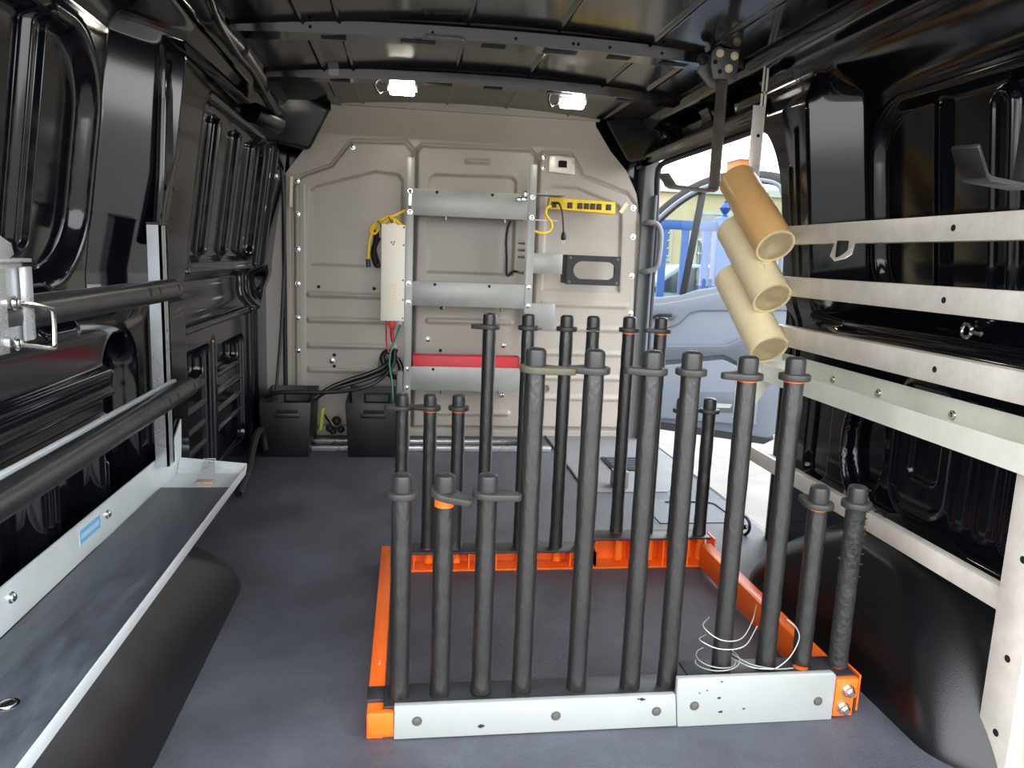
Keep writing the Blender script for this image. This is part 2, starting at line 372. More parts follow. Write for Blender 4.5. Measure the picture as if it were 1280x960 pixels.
# rubber seal round the side door opening
op = [(1.172, 3.575, -.02)] + [(1.172, 3.575, z) for z in (.4, .8, 1.0)] + [(1.16, 3.56, 1.15), (1.135, 3.50, 1.26), (1.115, 3.40, 1.298)] + [(1.11, y, 1.305) for y in (3.2, 2.9, 2.6, 2.45)] + [(1.112, 2.36, 1.295), (1.125, 2.27, 1.235), (1.14, 2.225, 1.14), (1.155, 2.205, 1.0), (1.168, 2.2, .7), (1.17, 2.2, .3), (1.17, 2.2, -.02)]
MB().tube(curve(op, 4), .013, 8).build('door_seal', 'seal', wr, label='black rubber seal round the side door opening')
MB().bar([(1.15, 3.56, z) for z in (.0, .5, 1.0, 1.18)], .05, .012, (0,1,0)).build('pillar_trim', 'door_grey', wr, bevel=.003)
# ceiling
def zc(x): return 1.517-.045*((x-.28)/.76)**2
def zb(x): return 1.478-.022*((x-.28)/.76)**2
nx, ny = 260, 420
Xc = np.linspace(-.49, 1.05, nx)[None,:].repeat(ny, 0); Yc = np.linspace(.80, 3.62, ny)[:,None].repeat(nx, 1); Zc = zc(Xc)
for a in (-.30, -.20, .16, .42, .70, .86): Zc = Zc-.008*sstep(np.abs(Xc-a)-.004, .008)
ce = struct(sheet('ceiling', Xc, Yc, Zc, 'paint_roof'), 'glossy black steel van roof seen from inside')
MB().box(-.80, 1.34, .80, 3.75, 1.62, 1.66).build('light_tight_skin', 'paint', ce)  # unseen roof slab, added against daylight leaks
def bow(y, w, d, name='roof_bow'):
    m = MB(); N = 40; prof = [(-w/2-.030, .040), (-w/2-.026, .034), (-w/2-.006, .032), (-w/2-.004, .028), (-w/2+.004, 0), (w/2-.004, 0), (w/2, .030), (w/2+.02, .034), (w/2+.022, .040)]
    vs = []; fs = []
    for i in range(N):
        x = -.52+1.64*i/(N-1)
        for (a, b) in prof: vs.append((x, y+a, zb(x)+b+(.0)))
    k = len(prof)
    for i in range(N-1):
        for j in range(k-1): fs.append((i*k+j, i*k+j+1, (i+1)*k+j+1, (i+1)*k+j))
    m.add(vs, fs); return m.build(name, 'paint_roof', ce, smooth=50)
ba = bow(2.36, .09, .05); bb_ = bow(2.92, .08, .05); bow(1.62, .08, .05); bow(.95, .08, .05)
for (y, xs) in ((2.36, (-.22, .02, .24, .44, .62, .80)), (2.92, (-.25, .1, .3, .55, .8))):
    for i, x in enumerate(xs):
        w = .05 if i % 2 else .035
        MB().box(x-w, x+w, y-.018, y+.018, zb(x)-.0015, zb(x)+.003).build('bow_slot', 'hole', ba if y < 2.5 else bb_)
for x in (-.28, .06, .30, .47, .485, .58, .74):
    bolt(ba, (x, 2.36-.0452, zb(x)+.014), (0,-1,-.25), .0035, .001, 'hole', 'bow_hole')
MB().box(-.285, -.25, 2.873, 2.876, zb(-.27)+.006, zb(-.27)+.036).build('paper_tag', 'sticker_white', bb_, label='small white paper tag on the roof bow')
MB().frame([(.06+dx, 2.312, zb(.1)+dz) for dx, dz in ((-.03,-.006),(.10,-.006),(.09,.010),(-.02,.010))], [(.06+dx, 2.312, zb(.1)+dz) for dx, dz in ((-.02,-.002),(.09,-.002),(.08,.006),(-.01,.006))], (0,.008,0)).build('bow_clip', 'plate_steel', ba)
# longitudinal edge rail at the roof's right edge
MB().bar([(1.085, y, 1.468+.004*(2.2-y)) for y in sm(.84, 2.24, 8)], .036, .012, (.5,0,1)).build('edge_rail', 'paint', ce, bevel=.003, label='long black pressed rail along the right roof edge')

# ---------------- partition
def xl(z): return np.interp(z, [0, .3, 1.19, 1.47, 1.52], [-.55, -.55, -.55, -.34, -.34])
def xr(z): return np.interp(z, [0, .04, .25, 1.08, 1.19, 1.29, 1.47, 1.52], [1.07, 1.11, 1.135, 1.095, 1.07, 1.015, .84, .82])
zz = np.linspace(0, 1.50, 250); nxp = 290; L_, R_ = xl(zz), xr(zz)
Zp = zz[:,None].repeat(nxp, 1); Xp = L_[:,None]+(R_-L_)[:,None]*np.linspace(0, 1, nxp)[None,:]
def h_part(X, Z):
    h = np.zeros_like(X)
    PL = [(-.505,.05),(-.505,1.14),(-.47,1.185),(-.34,1.235),(-.255,1.345),(-.02,1.352),(.012,1.32),(.012,.05)]
    PC = [(.036,.05),(.036,1.32),(.06,1.345),(.55,1.352),(.575,1.33),(.575,.05)]
    PR = [(.598,.05),(.598,1.31),(.62,1.343),(.745,1.343),(.775,1.30),(.80,1.25),(1.02,1.18),(1.075,1.11),(1.105,.25),(1.06,.05)]
    for P in (PL, PC, PR):
        d = poly_sd(X, Z, P); h += .022*sstep(d, .012); h -= .018*np.clip(1-np.abs(d-.009)/.009, 0, 1)
    IL = [(-.435,.80),(-.435,1.125),(-.41,1.145),(-.15,1.222),(-.05,1.215),(-.028,1.19),(-.028,.80)]
    IC = [(.09,.785),(.09,1.20),(.11,1.222),(.47,1.23),(.49,1.21),(.49,.785)]
    IR = [(.636,.72),(.636,1.18),(.66,1.197),(.78,1.197),(.98,1.13),(.998,1.10),(1.01,.72)]
    for P in (IL, IC, IR):
        d = poly_sd(X, Z, P); h -= .015*sstep(d, .010)
    for zb_ in (.665, .55, .432, .318):
        h += .012*sstep(pill(X, Z, (-.44, zb_), (-.06, zb_), .010), .010)
    for zb_ in (.56, .30, .12): h += .012*sstep(pill(X, Z, (.10, zb_), (.49, zb_), .010), .010)
    for zb_ in (.655, .54, .42, .30, .20): h += .010*sstep(pill(X, Z, (.64, zb_), (1.05, zb_), .010), .010)
    for a in (-.478, -.466): h += .006*sstep(np.abs(X-a)-.002, .005)*sstep(Z-1.15, .02)
    h += .012*sstep(pill(X, Z, (.26, 1.29), (.36, 1.292), .008), .008)
    h -= .03*sstep(np.hypot(X-.67, Z-.24)-.016, .006)
    return h
Yp = 3.60-h_part(Xp, Zp)-.75*np.maximum(0, Zp-1.375)
wf = struct(sheet('wall_front', Xp, Yp, Zp, 'partition'), 'grey pressed steel partition closing off the cab')
MB().box(-.78, 1.12, 3.68, 3.75, -.35, 1.62).build('light_tight_skin', 'paint', wf)  # added slab, no bodywork here: blocks daylight round the partition edges
MB().prism([(-.36,3.495,1.488),(.85,3.495,1.488),(.80,3.47,1.525),(-.32,3.47,1.525)], (0,.03,.0)).build('top_trim', 'partition_edge', wf, label='beige strip along the top of the partition')
MB().box(-.66, -.55, 3.60, 3.62, 0, 1.30).build('side_panel', 'partition_edge', wf)
MB().tube([(-.553, 3.595, z) for z in (0, .6, 1.19)], .010, 8).build('edge_seal', 'seal', wf)
for z in (1.165, 1.02, .865, .71, .555, .405): bolt(wf, (-.492, 3.5785, z), (0,-1,0), .009, .007)
for (x, z) in ((-.25, 1.325), (-.34, .36), (.10, .66), (.46, .67), (.10, .47), (.46, .45), (.46, .21)): bolt(wf, (x, 3.5785, z), (0,-1,0), .010, .007)
for (x, z) in ((1.055, 1.12), (1.062, .985), (1.068, .80), (1.075, .62), (1.078, .50), (1.082, .36), (1.085, .20)): bolt(wf, (x, 3.5785, z), (0,-1,0), .010, .007)
for (x, z) in ((-.40,.70),(-.15,.70),(-.40,.665),(-.15,.665),(-.33,.388),(-.33,.335),(.16,.62),(.30,.56),(.16,.42),(.74,.655),(.80,.655),(.86,.655),(.92,.655),(.40,.30),(.34,.30)):
    bolt(wf, (x, 3.5745, z), (0,-1,0), .006, .0015, 'hole', 'rivet_hole')
MB().frame([(x, 3.566, z) for x, z in ((.637,1.262),(.762,1.254),(.757,1.330),(.672,1.338),(.637,1.334))], [(x, 3.566, z) for x, z in ((.682,1.285),(.722,1.285),(.722,1.315),(.694,1.316),(.682,1.314))], (0,.008,0)).build('latch_plate', 'alu', wf, bevel=.003, label='bright latch plate with a square hole')
MB().box(.682, .722, 3.5735, 3.577, 1.285, 1.315).build('latch_hole', 'hole', wf)
for (x, z) in ((.615, 1.325), (.615, 1.28), (.74, 1.322), (.738, 1.268)): bolt(wf, (x, 3.5775, z), (0,-1,0), .008, .005)
MB().prism([(.985,3.575,1.098),(1.0,3.575,1.09),(1.028,3.575,1.132),(1.02,3.575,1.145),(1.008,3.575,1.138)], (0,.006,0)).build('paper_tab', 'label_cream', wf)
MB().prism([(-.527,3.58,1.05),(-.515,3.58,1.05),(-.508,3.58,1.18),(-.522,3.58,1.185)], (0,.008,0)).build('reflector', 'label_cream', wf)
# corner gussets under the roof
MB().prism([(-.47,3.38,1.515),(-.33,3.46,1.46),(-.42,3.46,1.28),(-.60,3.36,1.30),(-.62,3.30,1.40)], (-.04,.12,.03)).build('gusset', 'plastic', wf, bevel=.02, seg=3, label='dark moulded corner panel left of the partition')
MB().prism([(.86,3.46,1.49),(1.0,3.32,1.52),(1.14,3.26,1.38),(1.15,3.36,1.335),(.99,3.48,1.31)], (.03,.12,.03)).build('gusset', 'plastic', wf, bevel=.02, seg=3, label='dark moulded corner panel right of the partition')
# grab handle on the pillar
gh = MB(); gh.tube(curve([(1.115,3.575,1.05),(1.118,3.53,1.052),(1.155,3.515,1.045),(1.175,3.51,1.00),(1.175,3.51,.90),(1.165,3.515,.845),(1.125,3.53,.825),(1.115,3.575,.825)], 5), .013, 10)
tag(gh.build('grab_handle', 'trim_light'), 'pale grey grab handle on the pillar right of the partition', 'handle')

# ================================================================ WHEEL ARCHES
def arch(name, x0, sgn, y0, y1, depth, top, lab, e0=.16, k0=.30):
    zz = np.linspace(0, top+.06, 70); yy = np.linspace(y0, y1, 170)
    Z, Y = np.meshgrid(zz, yy, indexing='ij')
    side = depth-.10*(Z/top)**1.6                                 # inner face leans outwards towards the top
    cap = np.clip((top+.045-Z)/.07, 0, 1)**.5
    ends = np.clip(np.minimum((Y-y0-k0*(Z/top)**1.5)/e0, (y1-Y-.34*(Z/top)**1.5)/.16), 0, 1); ends = np.sqrt(1-(1-ends)**2)
    D = side*cap*ends
    o = sheet(name, x0+sgn*D, Y, Z, 'plastic'); return tag(o, lab, 'wheel arch')
arch('wheel_arch_cover', -.64, 1, .78, 2.06, .23, .235, 'black plastic wheel arch cover below the left tray', .02, .01)
arch('wheel_arch_cover', 1.20, -1, 1.02, 2.02, .245, .27, 'black plastic wheel arch cover on the right beside the orange rack')

# ================================================================ ORANGE RACK
rk = thing('pole_rack', 'orange steel floor rack carrying two rows of black foam covered posts', 'rack', (.41, 1.66, 0))
PX = [-.003, .072, .149, .226, .332, .438, .512, .620, .712, .787, .866]
FY, RY = 1.305, 2.035
def channel(x0, x1, y0, y1, h, open_dir, nm, lab):
    t = .005; m = MB(); m.box(x0, x1, y0, y1, 0.0, t)
    if open_dir < 0: m.box(x0, x1, y1-t, y1, t, h)
    else: m.box(x0, x1, y0, y0+t, t, h)
    o = m.build(nm, 'orange', rk, label=lab)
    MB().box(x0, x1, y0-.002, y1+.002, h, h+.006).build('cap_plate', 'cap_plate', o, bevel=.0015, label='scuffed black top plate')
    yc = (y0+y1)/2
    for x in PX:
        if x0-.01 < x < x1+.01:
            MB().cyl((x, yc, .014), (x, yc, h-.001), .0135, 14).build('socket', 'orange', o)
            MB().box(x+.032, x+.036, y0+t+.001, y1-t-.001, t, h-.001).build('stiffener', 'orange', o)
    return o
channel(-.030, .545, 1.272, 1.340, .056, 1, 'front_beam', 'front orange channel, lower section')
channel(.548, .885, 1.272, 1.340, .082, 1, 'front_beam', 'front orange channel, taller section')
channel(-.030, .515, 2.0, 2.068, .050, -1, 'rear_beam', 'rear orange channel, lower section')
channel(.518, .885, 2.0, 2.068, .084, -1, 'rear_beam', 'rear orange channel, taller section')
lb = MB().box(-.060, -.030, 1.268, 2.068, .0, .05).build('side_beam', 'orange', rk, bevel=.002)
m = MB(); m.box(.852, .857, 1.345, 1.998, .004, .072); m.box(.857, .885, 1.345, 1.998, .067, .072)
m.build('side_beam', 'orange', rk, bevel=.001)
MB().box(-.058, -.012, 1.258, 1.271, .012, .056).build('end_plate', 'orange', rk, bevel=.002)
MB().box(-.062, -.028, 1.300, 1.345, .0505, .0575).build('corner_plate', 'cap_plate', rk, bevel=.001)
ep = MB().prism([(.838,1.258,.008),(.878,1.258,.008),(.878,1.258,.045),(.884,1.258,.045),(.884,1.258,.086),(.838,1.258,.086)], (0,.013,0)).build('end_plate', 'orange', rk, bevel=.002)
bolt(ep, (.862, 1.258, .063), (0,-1,0), .010, .016); bolt(ep, (.856, 1.258, .027), (0,-1,0), .010, .016)
MB().box(.8855, .888, 1.268, 1.345, .006, .082).build('end_cap', 'cap_plate', rk)
w1 = MB().prism([(-.011,1.258,.003),(.5205,1.258,.003),(.5135,1.258,.069),(-.011,1.258,.069)], (0,.012,0)).build('guard_strip', 'hdpe', rk, bevel=.002, label='scuffed white plastic guard strip on the left')
w2 = MB().prism([(.522,1.258,.001),(.836,1.258,.001),(.836,1.258,.094),(.829,1.258,.101),(.515,1.258,.101),(.515,1.258,.070)], (0,.012,0)).build('guard_strip', 'hdpe', rk, bevel=.002, label='taller scuffed white plastic guard strip on the right')
for x, z in ((.03, .038), (.285, .036), (.478, .036)): bolt(w1, (x, 1.258, z), (0,-1,0), .007, .003, 'plate_steel', 'screw')
for x, z in ((.552, .044), (.803, .042)): bolt(w2, (x, 1.258, z), (0,-1,0), .007, .003, 'plate_steel', 'screw')
random.seed(11)
def scuff(par, x, z, s):
    n = 7; pts = []
    for k in range(n):
        a = 2*math.pi*k/n; rr_ = s*random.uniform(.4, 1.2); pts.append((x+rr_*1.7*math.cos(a), 1.2578, z+rr_*.8*math.sin(a)))
    MB().prism(pts, (0,-.0006,0)).build('scuff_mark', 'cap_plate', par, smooth=0)
for x, z, s in ((.147, .022, .005), (.44, .063, .002), (.45, .062, .004)): scuff(w1, x, z, s)
for x, z, s in ((.605, .029, .005), (.60, .058, .0028), (.652, .033, .002), (.603, .092, .002), (.575, .075, .0015), (.56, .07, .0015)): scuff(w2, x, z, s)

def collar_mesh(L, tilt, material):
    r0, r1 = .0285, .012; n = 16; pts = []
    if L > .03:
        d = L-r1; a0 = math.acos((r0-r1)/d)
        pts = [(r0*math.cos(a), r0*math.sin(a)) for a in sm(a0, 2*math.pi-a0, 20)] + [(d+r1*math.cos(a), r1*math.sin(a)) for a in sm(-a0, a0, 8)]
    else: pts = [(r0*math.cos(2*math.pi*k/24), r0*math.sin(2*math.pi*k/24)) for k in range(24)]
    m = MB().prism([(x, y, 0) for x, y in pts], (0, 0, .012))
    q = Quaternion((0,1,0), tilt); m.v = [tuple(q @ Vector(p)) for p in m.v]
    return m.mesh('collar', material, .002, 40, (0,0,0))[0]
CM = {'round': collar_mesh(0, 0, 'rubber_collar'), 'long': collar_mesh(.062, R(3), 'rubber_collar'), 'mid': collar_mesh(.05, 0, 'rubber_collar'),
      'tilt': collar_mesh(.052, R(14), 'rubber_collar'), 'tan': collar_mesh(.072, R(2), 'collar_tan')}
CAP = MB().lathe([(.0185, 0), (.0185, .022), (.0172, .028), (.013, .031), (0, .032)], n=20).mesh('cap', 'rubber_cap', 0, 40, (0,0,0))[0]
BAND = MB().lathe([(.0178, 0), (.0178, .005)], n=20).mesh('orange_band', 'orange', 0, 40, (0,0,0))[0]
SOCK = MB().lathe([(.0150, 0), (.0150, .008)], n=20).mesh('orange_foot', 'orange', 0, 40, (0,0,0))[0]
def sleeve(zb_, zt, material, sd):
    rnd = random.Random(sd); N = 26; prof = []
    for i in range(N):
        t = i/(N-1); prof.append((.0182+rnd.uniform(-.0005, .0005)+(.0012*math.exp(-((t)/.04)**2)), zb_+(zt-zb_)*t))
    return MB().lathe(prof, n=20).mesh('post', material, 0, 60, (0,0,0))[0]
# (collar kind, tab direction in degrees, orange band below collar, orange foot at base, lean)
FRONT = [('round',0,0,0),('tilt',-20,.016,0),('long',-12,0,1),('tan',-8,0,0),('mid',175,0,0),('mid',178,0,0),('round',0,0,0),('mid',180,.004,1),('round',0,.004,0),('mid',100,.004,2),('round',0,0,1)]
REAR = [('mid',190,0,0),('mid',178,.005,1),('round',0,.005,0),('mid',178,0,0),('round',0,0,0),('round',0,0,0),(None,0,0,0),('round',0,.005,1),('mid',185,.005,0),('mid',5,0,1),('round',0,0,0)]
ords = ['leftmost', 'second', 'third', 'fourth', 'fifth', 'sixth', 'seventh', 'eighth', 'ninth', 'tenth', 'rightmost']
for row, (spec, Yr) in enumerate(((FRONT, FY), (REAR, RY))):
    for i, x in enumerate(PX):
        ck, ang, band, foot = spec[i]
        short = i < 3 or i > 8
        top = (.488 if short else .716) if row == 0 else (.496 if short else .720)
        if row == 0 and i > 6: top -= .006 if not short else .024
        b0 = ((.062 if i < 7 else .088) if row == 0 else (.056 if i < 7 else .090))
        fz = {0: .0, 1: .003, 2: .010}[foot]
        xx = x if row == 0 else x-.004
        zc_ = top-.045
        me = sleeve(fz, zc_-b0-band, 'foam_worn' if (row == 0 and i == 10) else 'foam', i+20*row)
        p = link('post', me, (xx, Yr, b0), rk, label='%s black foam covered post of the %s row, %s' % (ords[i], ('front', 'rear')[row], 'short' if short else 'tall'))
        if row == 1 and i in (7, 8): p.location.y += .02; WL[p.name].y += .02
        base = WL[p.name]
        if foot: link('orange_foot', SOCK, base, p)
        if band: link('orange_band', BAND, Vector((base.x, base.y, zc_-band)), p).scale = (1, 1, band/.005)
        if ck: link('collar', CM[ck], Vector((base.x, base.y, zc_)), p, rot=Quaternion((0,0,1), R(ang)))
        else: link('collar', BAND, Vector((base.x, base.y, zc_+.004)), p).data = MB().lathe([(.0195, 0), (.0195, .006)], n=20).mesh('collar', 'rubber_collar', .001, 40, (0,0,0))[0]
        link('cap', CAP, Vector((base.x, base.y, zc_+.0122)), p)
# torn foam flakes on the last post of the front row
pw = [o for o in bpy.data.objects if o.name.startswith('post') and abs(WL[o.name].x-.866) < .01 and WL[o.name].y < 1.6][0]
rnd = random.Random(5); m = MB()
for k in range(60):
    z = rnd.choice([rnd.gauss(.37, .025), rnd.gauss(.32, .02), rnd.gauss(.40, .02)]); a = rnd.gauss(-1.2, .8); p = Vector((.866+.019*math.cos(a), FY+.019*math.sin(a), z)); t = Vector((-math.sin(a), math.cos(a), 0))
    o1 = p+t*rnd.uniform(.002, .006)+Vector((0,0,rnd.uniform(-.005,.005))); o2 = p+Vector((math.cos(a), math.sin(a), 0))*rnd.uniform(.002, .005)+Vector((0,0,rnd.uniform(-.006,.006)))
    m.prism([p, o1, o2], (0, 0, .0012))
fk = m.build('torn_foam', 'foam_worn', pw, smooth=0); fk['kind'] = 'stuff'

# loose wire round the posts
def ring(cx, cy, z, r, a0, a1, n=24, dz=0):
    return [Vector((cx+r*math.cos(t), cy+r*math.sin(t)*.9, z+dz*i/n)) for i, t in enumerate(sm(R(a0), R(a1), n))]
c7 = (PX[7], FY); c8 = (PX[8], FY)
wires = MB()
wires.tube(curve([(PX[7]-.02,FY+.028,.185),(PX[7]-.045,FY-.005,.183),(PX[7]-.02,FY-.03,.168),(PX[7]+.02,FY-.03,.168),(PX[7]+.055,FY,.185),(PX[7]+.085,FY+.045,.200)], 8), .0011, 6)
wires.tube(curve([(PX[7]-.025,FY+.025,.150),(PX[7]-.052,FY-.01,.158),(PX[7]-.02,FY-.032,.150),(PX[7]+.03,FY-.028,.152),(PX[7]+.07,FY+.005,.175)], 8), .0011, 6)
wires.tube(curve(ring(PX[7]-.012, FY, .118, .038, 110, 400, 16, -.012) + [Vector((PX[7]+.04,FY-.035,.114)), Vector((PX[7]+.075,FY-.04,.110)), Vector((PX[7]+.095,FY-.04,.112)), Vector((PX[7]+.122,FY-.036,.132)), Vector((PX[7]+.138,FY-.033,.165)), Vector((PX[7]+.132,FY-.03,.187)), Vector((PX[7]+.115,FY-.022,.202))], 5), .0011, 6)
wires.tube(curve(ring(PX[7]-.010, FY-.004, .102, .042, 150, 420, 16, .022) + [Vector((PX[7]+.04,FY-.03,.118)), Vector((PX[7]+.09,FY-.042,.111)), Vector((PX[7]+.13,FY-.037,.108))], 5), .0011, 6)
tag(wires.build('tie_wire', 'wire_white'), 'thin white wire looped round two posts at the rack front right', 'wire')

# ================================================================ RIGHT HAND RACK AND PIPES
rr_t = thing('side_rack', 'aluminium and grey steel rack on the right wall with three long rails', 'rack', (1.06, 1.55, 0))
for (z0, z1, nm) in ((.933, .984, 'top'), (.792, .845, 'middle'), (.652, .708, 'bottom')):
    rl = MB().box(1.05, 1.085, .84, 2.075, z0, z1).build('rail', 'alu', rr_t, bevel=.002, label='%s brushed aluminium rail' % nm)
    for y in (1.38, .95): bolt(rl, (1.05, y, (z0+z1)/2), (-1,0,0), .005, .001, 'hole', 'rail_hole')
m = MB(); m.box(1.018, 1.021, .84, 2.05, .545, .594); m.box(1.021, 1.118, .84, 2.05, .545, .548); m.box(1.118, 1.121, .84, 2.13, .545, .617)
tr = m.build('long_tray', 'grey_steel', rr_t, label='long grey steel tray below the rails')
for y in (1.85, 1.65, 1.397, 1.16): bolt(tr, (1.118, y, .583), (-1,0,0), .008, .007)
MB().prism([(.955,2.08,.43),(.985,2.08,.42),(1.075,2.08,.545),(1.118,2.08,.545),(1.118,2.08,.60),(.955,2.08,.60)], (0,.003,0)).build('end_bracket', 'grey_steel', rr_t)
MB().box(1.075, 1.10, .84, 2.28, .268, .312).build('rail', 'alu', rr_t, bevel=.002, label='low aluminium rail above the wheel arch')
up = MB(); up.box(1.035, 1.039, 1.055, 1.125, 0, 1.2); up.box(1.039, 1.085, 1.055, 1.059, 0, .93)
uo = up.build('upright', 'alu', rr_t, bevel=.001, label='aluminium angle upright at the right edge')
for z in (.08, .22, .40): bolt(uo, (1.035, 1.085, z), (-1,0,0), .005, .001, 'hole', 'rail_hole')
tb = MB(); tb.prism([(1.052,1.80,.932),(1.052,1.71,.932),(1.02,1.665,.905),(1.005,1.665,.895),(.998,1.70,.888),(1.02,1.76,.90)], (0,0,.004))
tbo = tb.build('tab', 'alu', rr_t, bevel=.001, label='aluminium tab with a round hole under the top rail')
MB().cyl((1.020,1.71,.8935), (1.020,1.71,.9375), .013, 16).build('tab_hole', 'hole', tbo)
eb = MB(); eb.tube([(1.135+.0, 1.412+.014*math.cos(a), .757+.014*math.sin(a)) for a in sm(0, 2*math.pi*15/16, 16)], .004, 8, closed=True); eb.tube([(1.135, 1.398, .757), (1.135, 1.372, .754)], .005, 8)
tag(eb.build('eye_bolt', 'chrome'), 'small bright eye bolt on the right wall between the rails', 'eye bolt')

PD = Vector((.026, -.22, -.188)).normalized()
for k, (z, mt, lab, L) in enumerate(((.926, 'pvc_tan', 'topmost tan plastic pipe with faded writing, stuck on the rail ends', .30), (.784, 'pvc', 'middle cream plastic pipe of the three stacked pipes', .30), (.641, 'pvc', 'lowest cream plastic pipe of the three stacked pipes', .30))):
    e = Vector((.997+.005*k, 2.0, z)); ro, ri = .0545, .0485
    pp = thing('plastic_pipe', lab, 'pipe', e-PD*L/2, 'short plastic pipes on the rail ends')
    MB().lathe([(ri, 0), (ro, 0), (ro, L), (ri, L)], e-PD*L, PD, 40).build('pipe_wall', mt, pp, smooth=30)
    s_ = MB(); s_.lathe([(ri+.0004, .001), (ri+.0002, L-.001)], e-PD*L, PD, 40); s_.f = [f for f in s_.f if len(f) == 4]
    s_.build('pipe_bore', 'pvc_in_shaded', pp)
    MB().lathe([(ri, L), (ro+.0003, L), (ro+.0003, L+.0015), (ri, L+.0015), (ri, L)], e-PD*L, PD, 40).build('cut_rim', 'pvc', pp)
    # faded writing strokes along the pipe
    q = Vector((0,0,1)).rotation_difference(PD); rnd = random.Random(k+3); w_ = MB()
    if k < 2:
        for j in range(16 if k == 0 else 20):
            t0 = .06+(.011 if k == 0 else .009)*j; a0 = (R(62) if k == 0 else R(118)); loc = []
            for s2 in range(3):
                aa = a0+rnd.uniform(-.11, .11)*(1 if k == 0 else .5); tt = t0+rnd.uniform(-.005, .005); best = None
                loc.append(e-PD*(L-tt)+q @ Vector((math.cos(aa)*(ro+.0001), math.sin(aa)*(ro+.0001), 0)))
            w_.tube(loc, .0006, 4)
        ang = [Vector((0,0,0))]; w_.build('faint_writing', 'print', pp)

# J hooks under the roof
def jhook(loc, lab, L, tip, mt='dark_steel'):
    p = Vector(loc); t = thing('hook_bracket', lab, 'hook', p); d = Vector((-.87, -.5, 0)); w = Vector((.5, -.87, 0)); Z_ = Vector((0,0,1)); x, y, z = p
    MB().bar([p+Z_*.33, p+Z_*.02, p+d*.004+Z_*.006, p+d*.018, p+d*(L-.012)-Z_*.002, p+d*(L+.002)+Z_*.002, p+d*(L+tip)+Z_*tip*.85], .037, .008, w).build('hook_bar', mt, t, bevel=.0018)
    P = MB().prism([(x-.035,y-.02,z+.315),(x+.035,y-.02,z+.315),(x+.038,y-.02,z+.40),(x-.036,y-.02,z+.40),(x-.046,y-.02,z+.385),(x-.046,y-.02,z+.350)], (0,.008,0)).build('mount_plate', 'plate_steel', t, bevel=.002)
    for (a, b) in ((-.022, .385), (.022, .380), (.008, .345)): bolt(P, (x+a, y-.02, z+b), (0,-1,0), .009, .007, 'label_cream')
    for (a, b) in ((-.034, .360), (-.018, .335)): bolt(P, (x+a, y-.02, z+b), (0,-1,0), .005, .001, 'hole', 'plate_hole')
    MB().prism([(x-.07,y+.02,z+.34),(x-.03,y+.02,z+.30),(x+.02,y+.02,z+.30),(x+.02,y+.02,z+.39),(x-.05,y+.02,z+.39)], (0,.008,0)).build('back_plate', 'plate_steel', t, bevel=.002)
    bolt(P, (x-.058, y+.019, z+.375), (0,-1,0), .013, .006, 'black_part', 'knob')
    return t
jhook((.902, 2.235, 1.085), 'steel hook hanging from the roof bow before the side door', .19, .035)
jhook((.980, 1.135, 1.010), 'dark steel hook with a flat upturned tip near the upper right edge', .19, .045, 'black_tube')
# slotted aluminium hanger
ha = thing('hanger_strap', 'aluminium strap hanging from the roof bow to the plastic pipes', 'strap', (1.015, 2.22, 1.03))
m = MB(); m.box(.996, 1.030, 2.216, 2.220, 1.05, 1.335); m.box(1.030, 1.034, 2.216, 2.250, 1.05, 1.335); m.build('angle_bar', 'alu', ha, bevel=.001)
m = MB(); m.box(1.020, 1.025, 2.221, 2.225, 1.31, 1.455); m.box(1.031, 1.036, 2.221, 2.225, 1.31, 1.455); m.box(1.020, 1.036, 2.221, 2.225, 1.455, 1.465); m.box(1.020, 1.036, 2.221, 2.225, 1.37, 1.376)
m.build('slotted_strip', 'alu', ha)
bolt(ha, (1.018, 2.216, 1.25), (0,-1,0), .004, .001, 'hole', 'strap_hole')

# tie-down rings
def tie_ring(c, lab, ax):
    t = thing('tie_down_ring', lab, 'ring', c); c = Vector(c); a_ = Vector(ax).normalized(); b_ = Vector((0,0,1))
    MB().tube([c+a_*.030*math.cos(t_)+b_*(.034*math.sin(t_)+.03) for t_ in sm(0, 2*math.pi*23/24, 24)], .005, 8, closed=True).build('ring', 'cable', t)
    MB().tube([c-a_*.04+b_*.004, c+a_*.02+b_*.03], .008, 8).build('pivot', 'cable', t)
    MB().lathe([(.013, 0), (.013, .012), (.006, .016), (0, .016)], c-a_*.04, (-.7,0,.7), 12).build('knob', 'black_part', t)
tie_ring((1.10, 1.56, .255), 'black tie-down ring on the right wall above the wheel arch', (0,1,0))
tie_ring((1.10, 2.26, 0.0), 'black tie-down ring on the floor by the side door', (.6,-.8,0))

# ================================================================ LEFT SIDE
t = thing('wall_tray', 'grey steel tray with black rubber liner on the left wheel arch', 'tray', (-.51, 1.45, .262))
m = MB(); m.box(-.602, -.424, .82, 2.06, .262, .265); m.build('tray_pan', 'tray_grey', t)
m = MB(); m.prism([(-.602,.82,.265),(-.602,2.10,.265),(-.602,2.115,.33),(-.602,2.12,.40),(-.602,2.04,.352),(-.602,1.9,.345),(-.602,.82,.345)], (-.003,0,0)); m.build('back_flange', 'tray_grey', t)
m = MB(); m.prism([(-.424,.82,.262),(-.424,2.06,.262),(-.419,2.06,.290),(-.419,.82,.290)], (-.003,0,0)); m.build('front_lip', 'tray_grey', t, bevel=.001)
m = MB(); m.prism([(-.600,2.06,.265),(-.424,2.06,.265),(-.424,2.075,.288),(-.600,2.09,.30)], (0,.003,0)); m.build('end_flange', 'tray_grey', t)
MB().box(-.598, -.428, .82, 1.915, .2655, .2715).build('rubber_liner', 'liner', t, bevel=.001, label='worn black rubber liner')
for (y, z) in ((1.585, .318), (1.20, .318), (1.915, .345)): bolt(t, (-.602, y, z), (1,0,0), .007, .008)
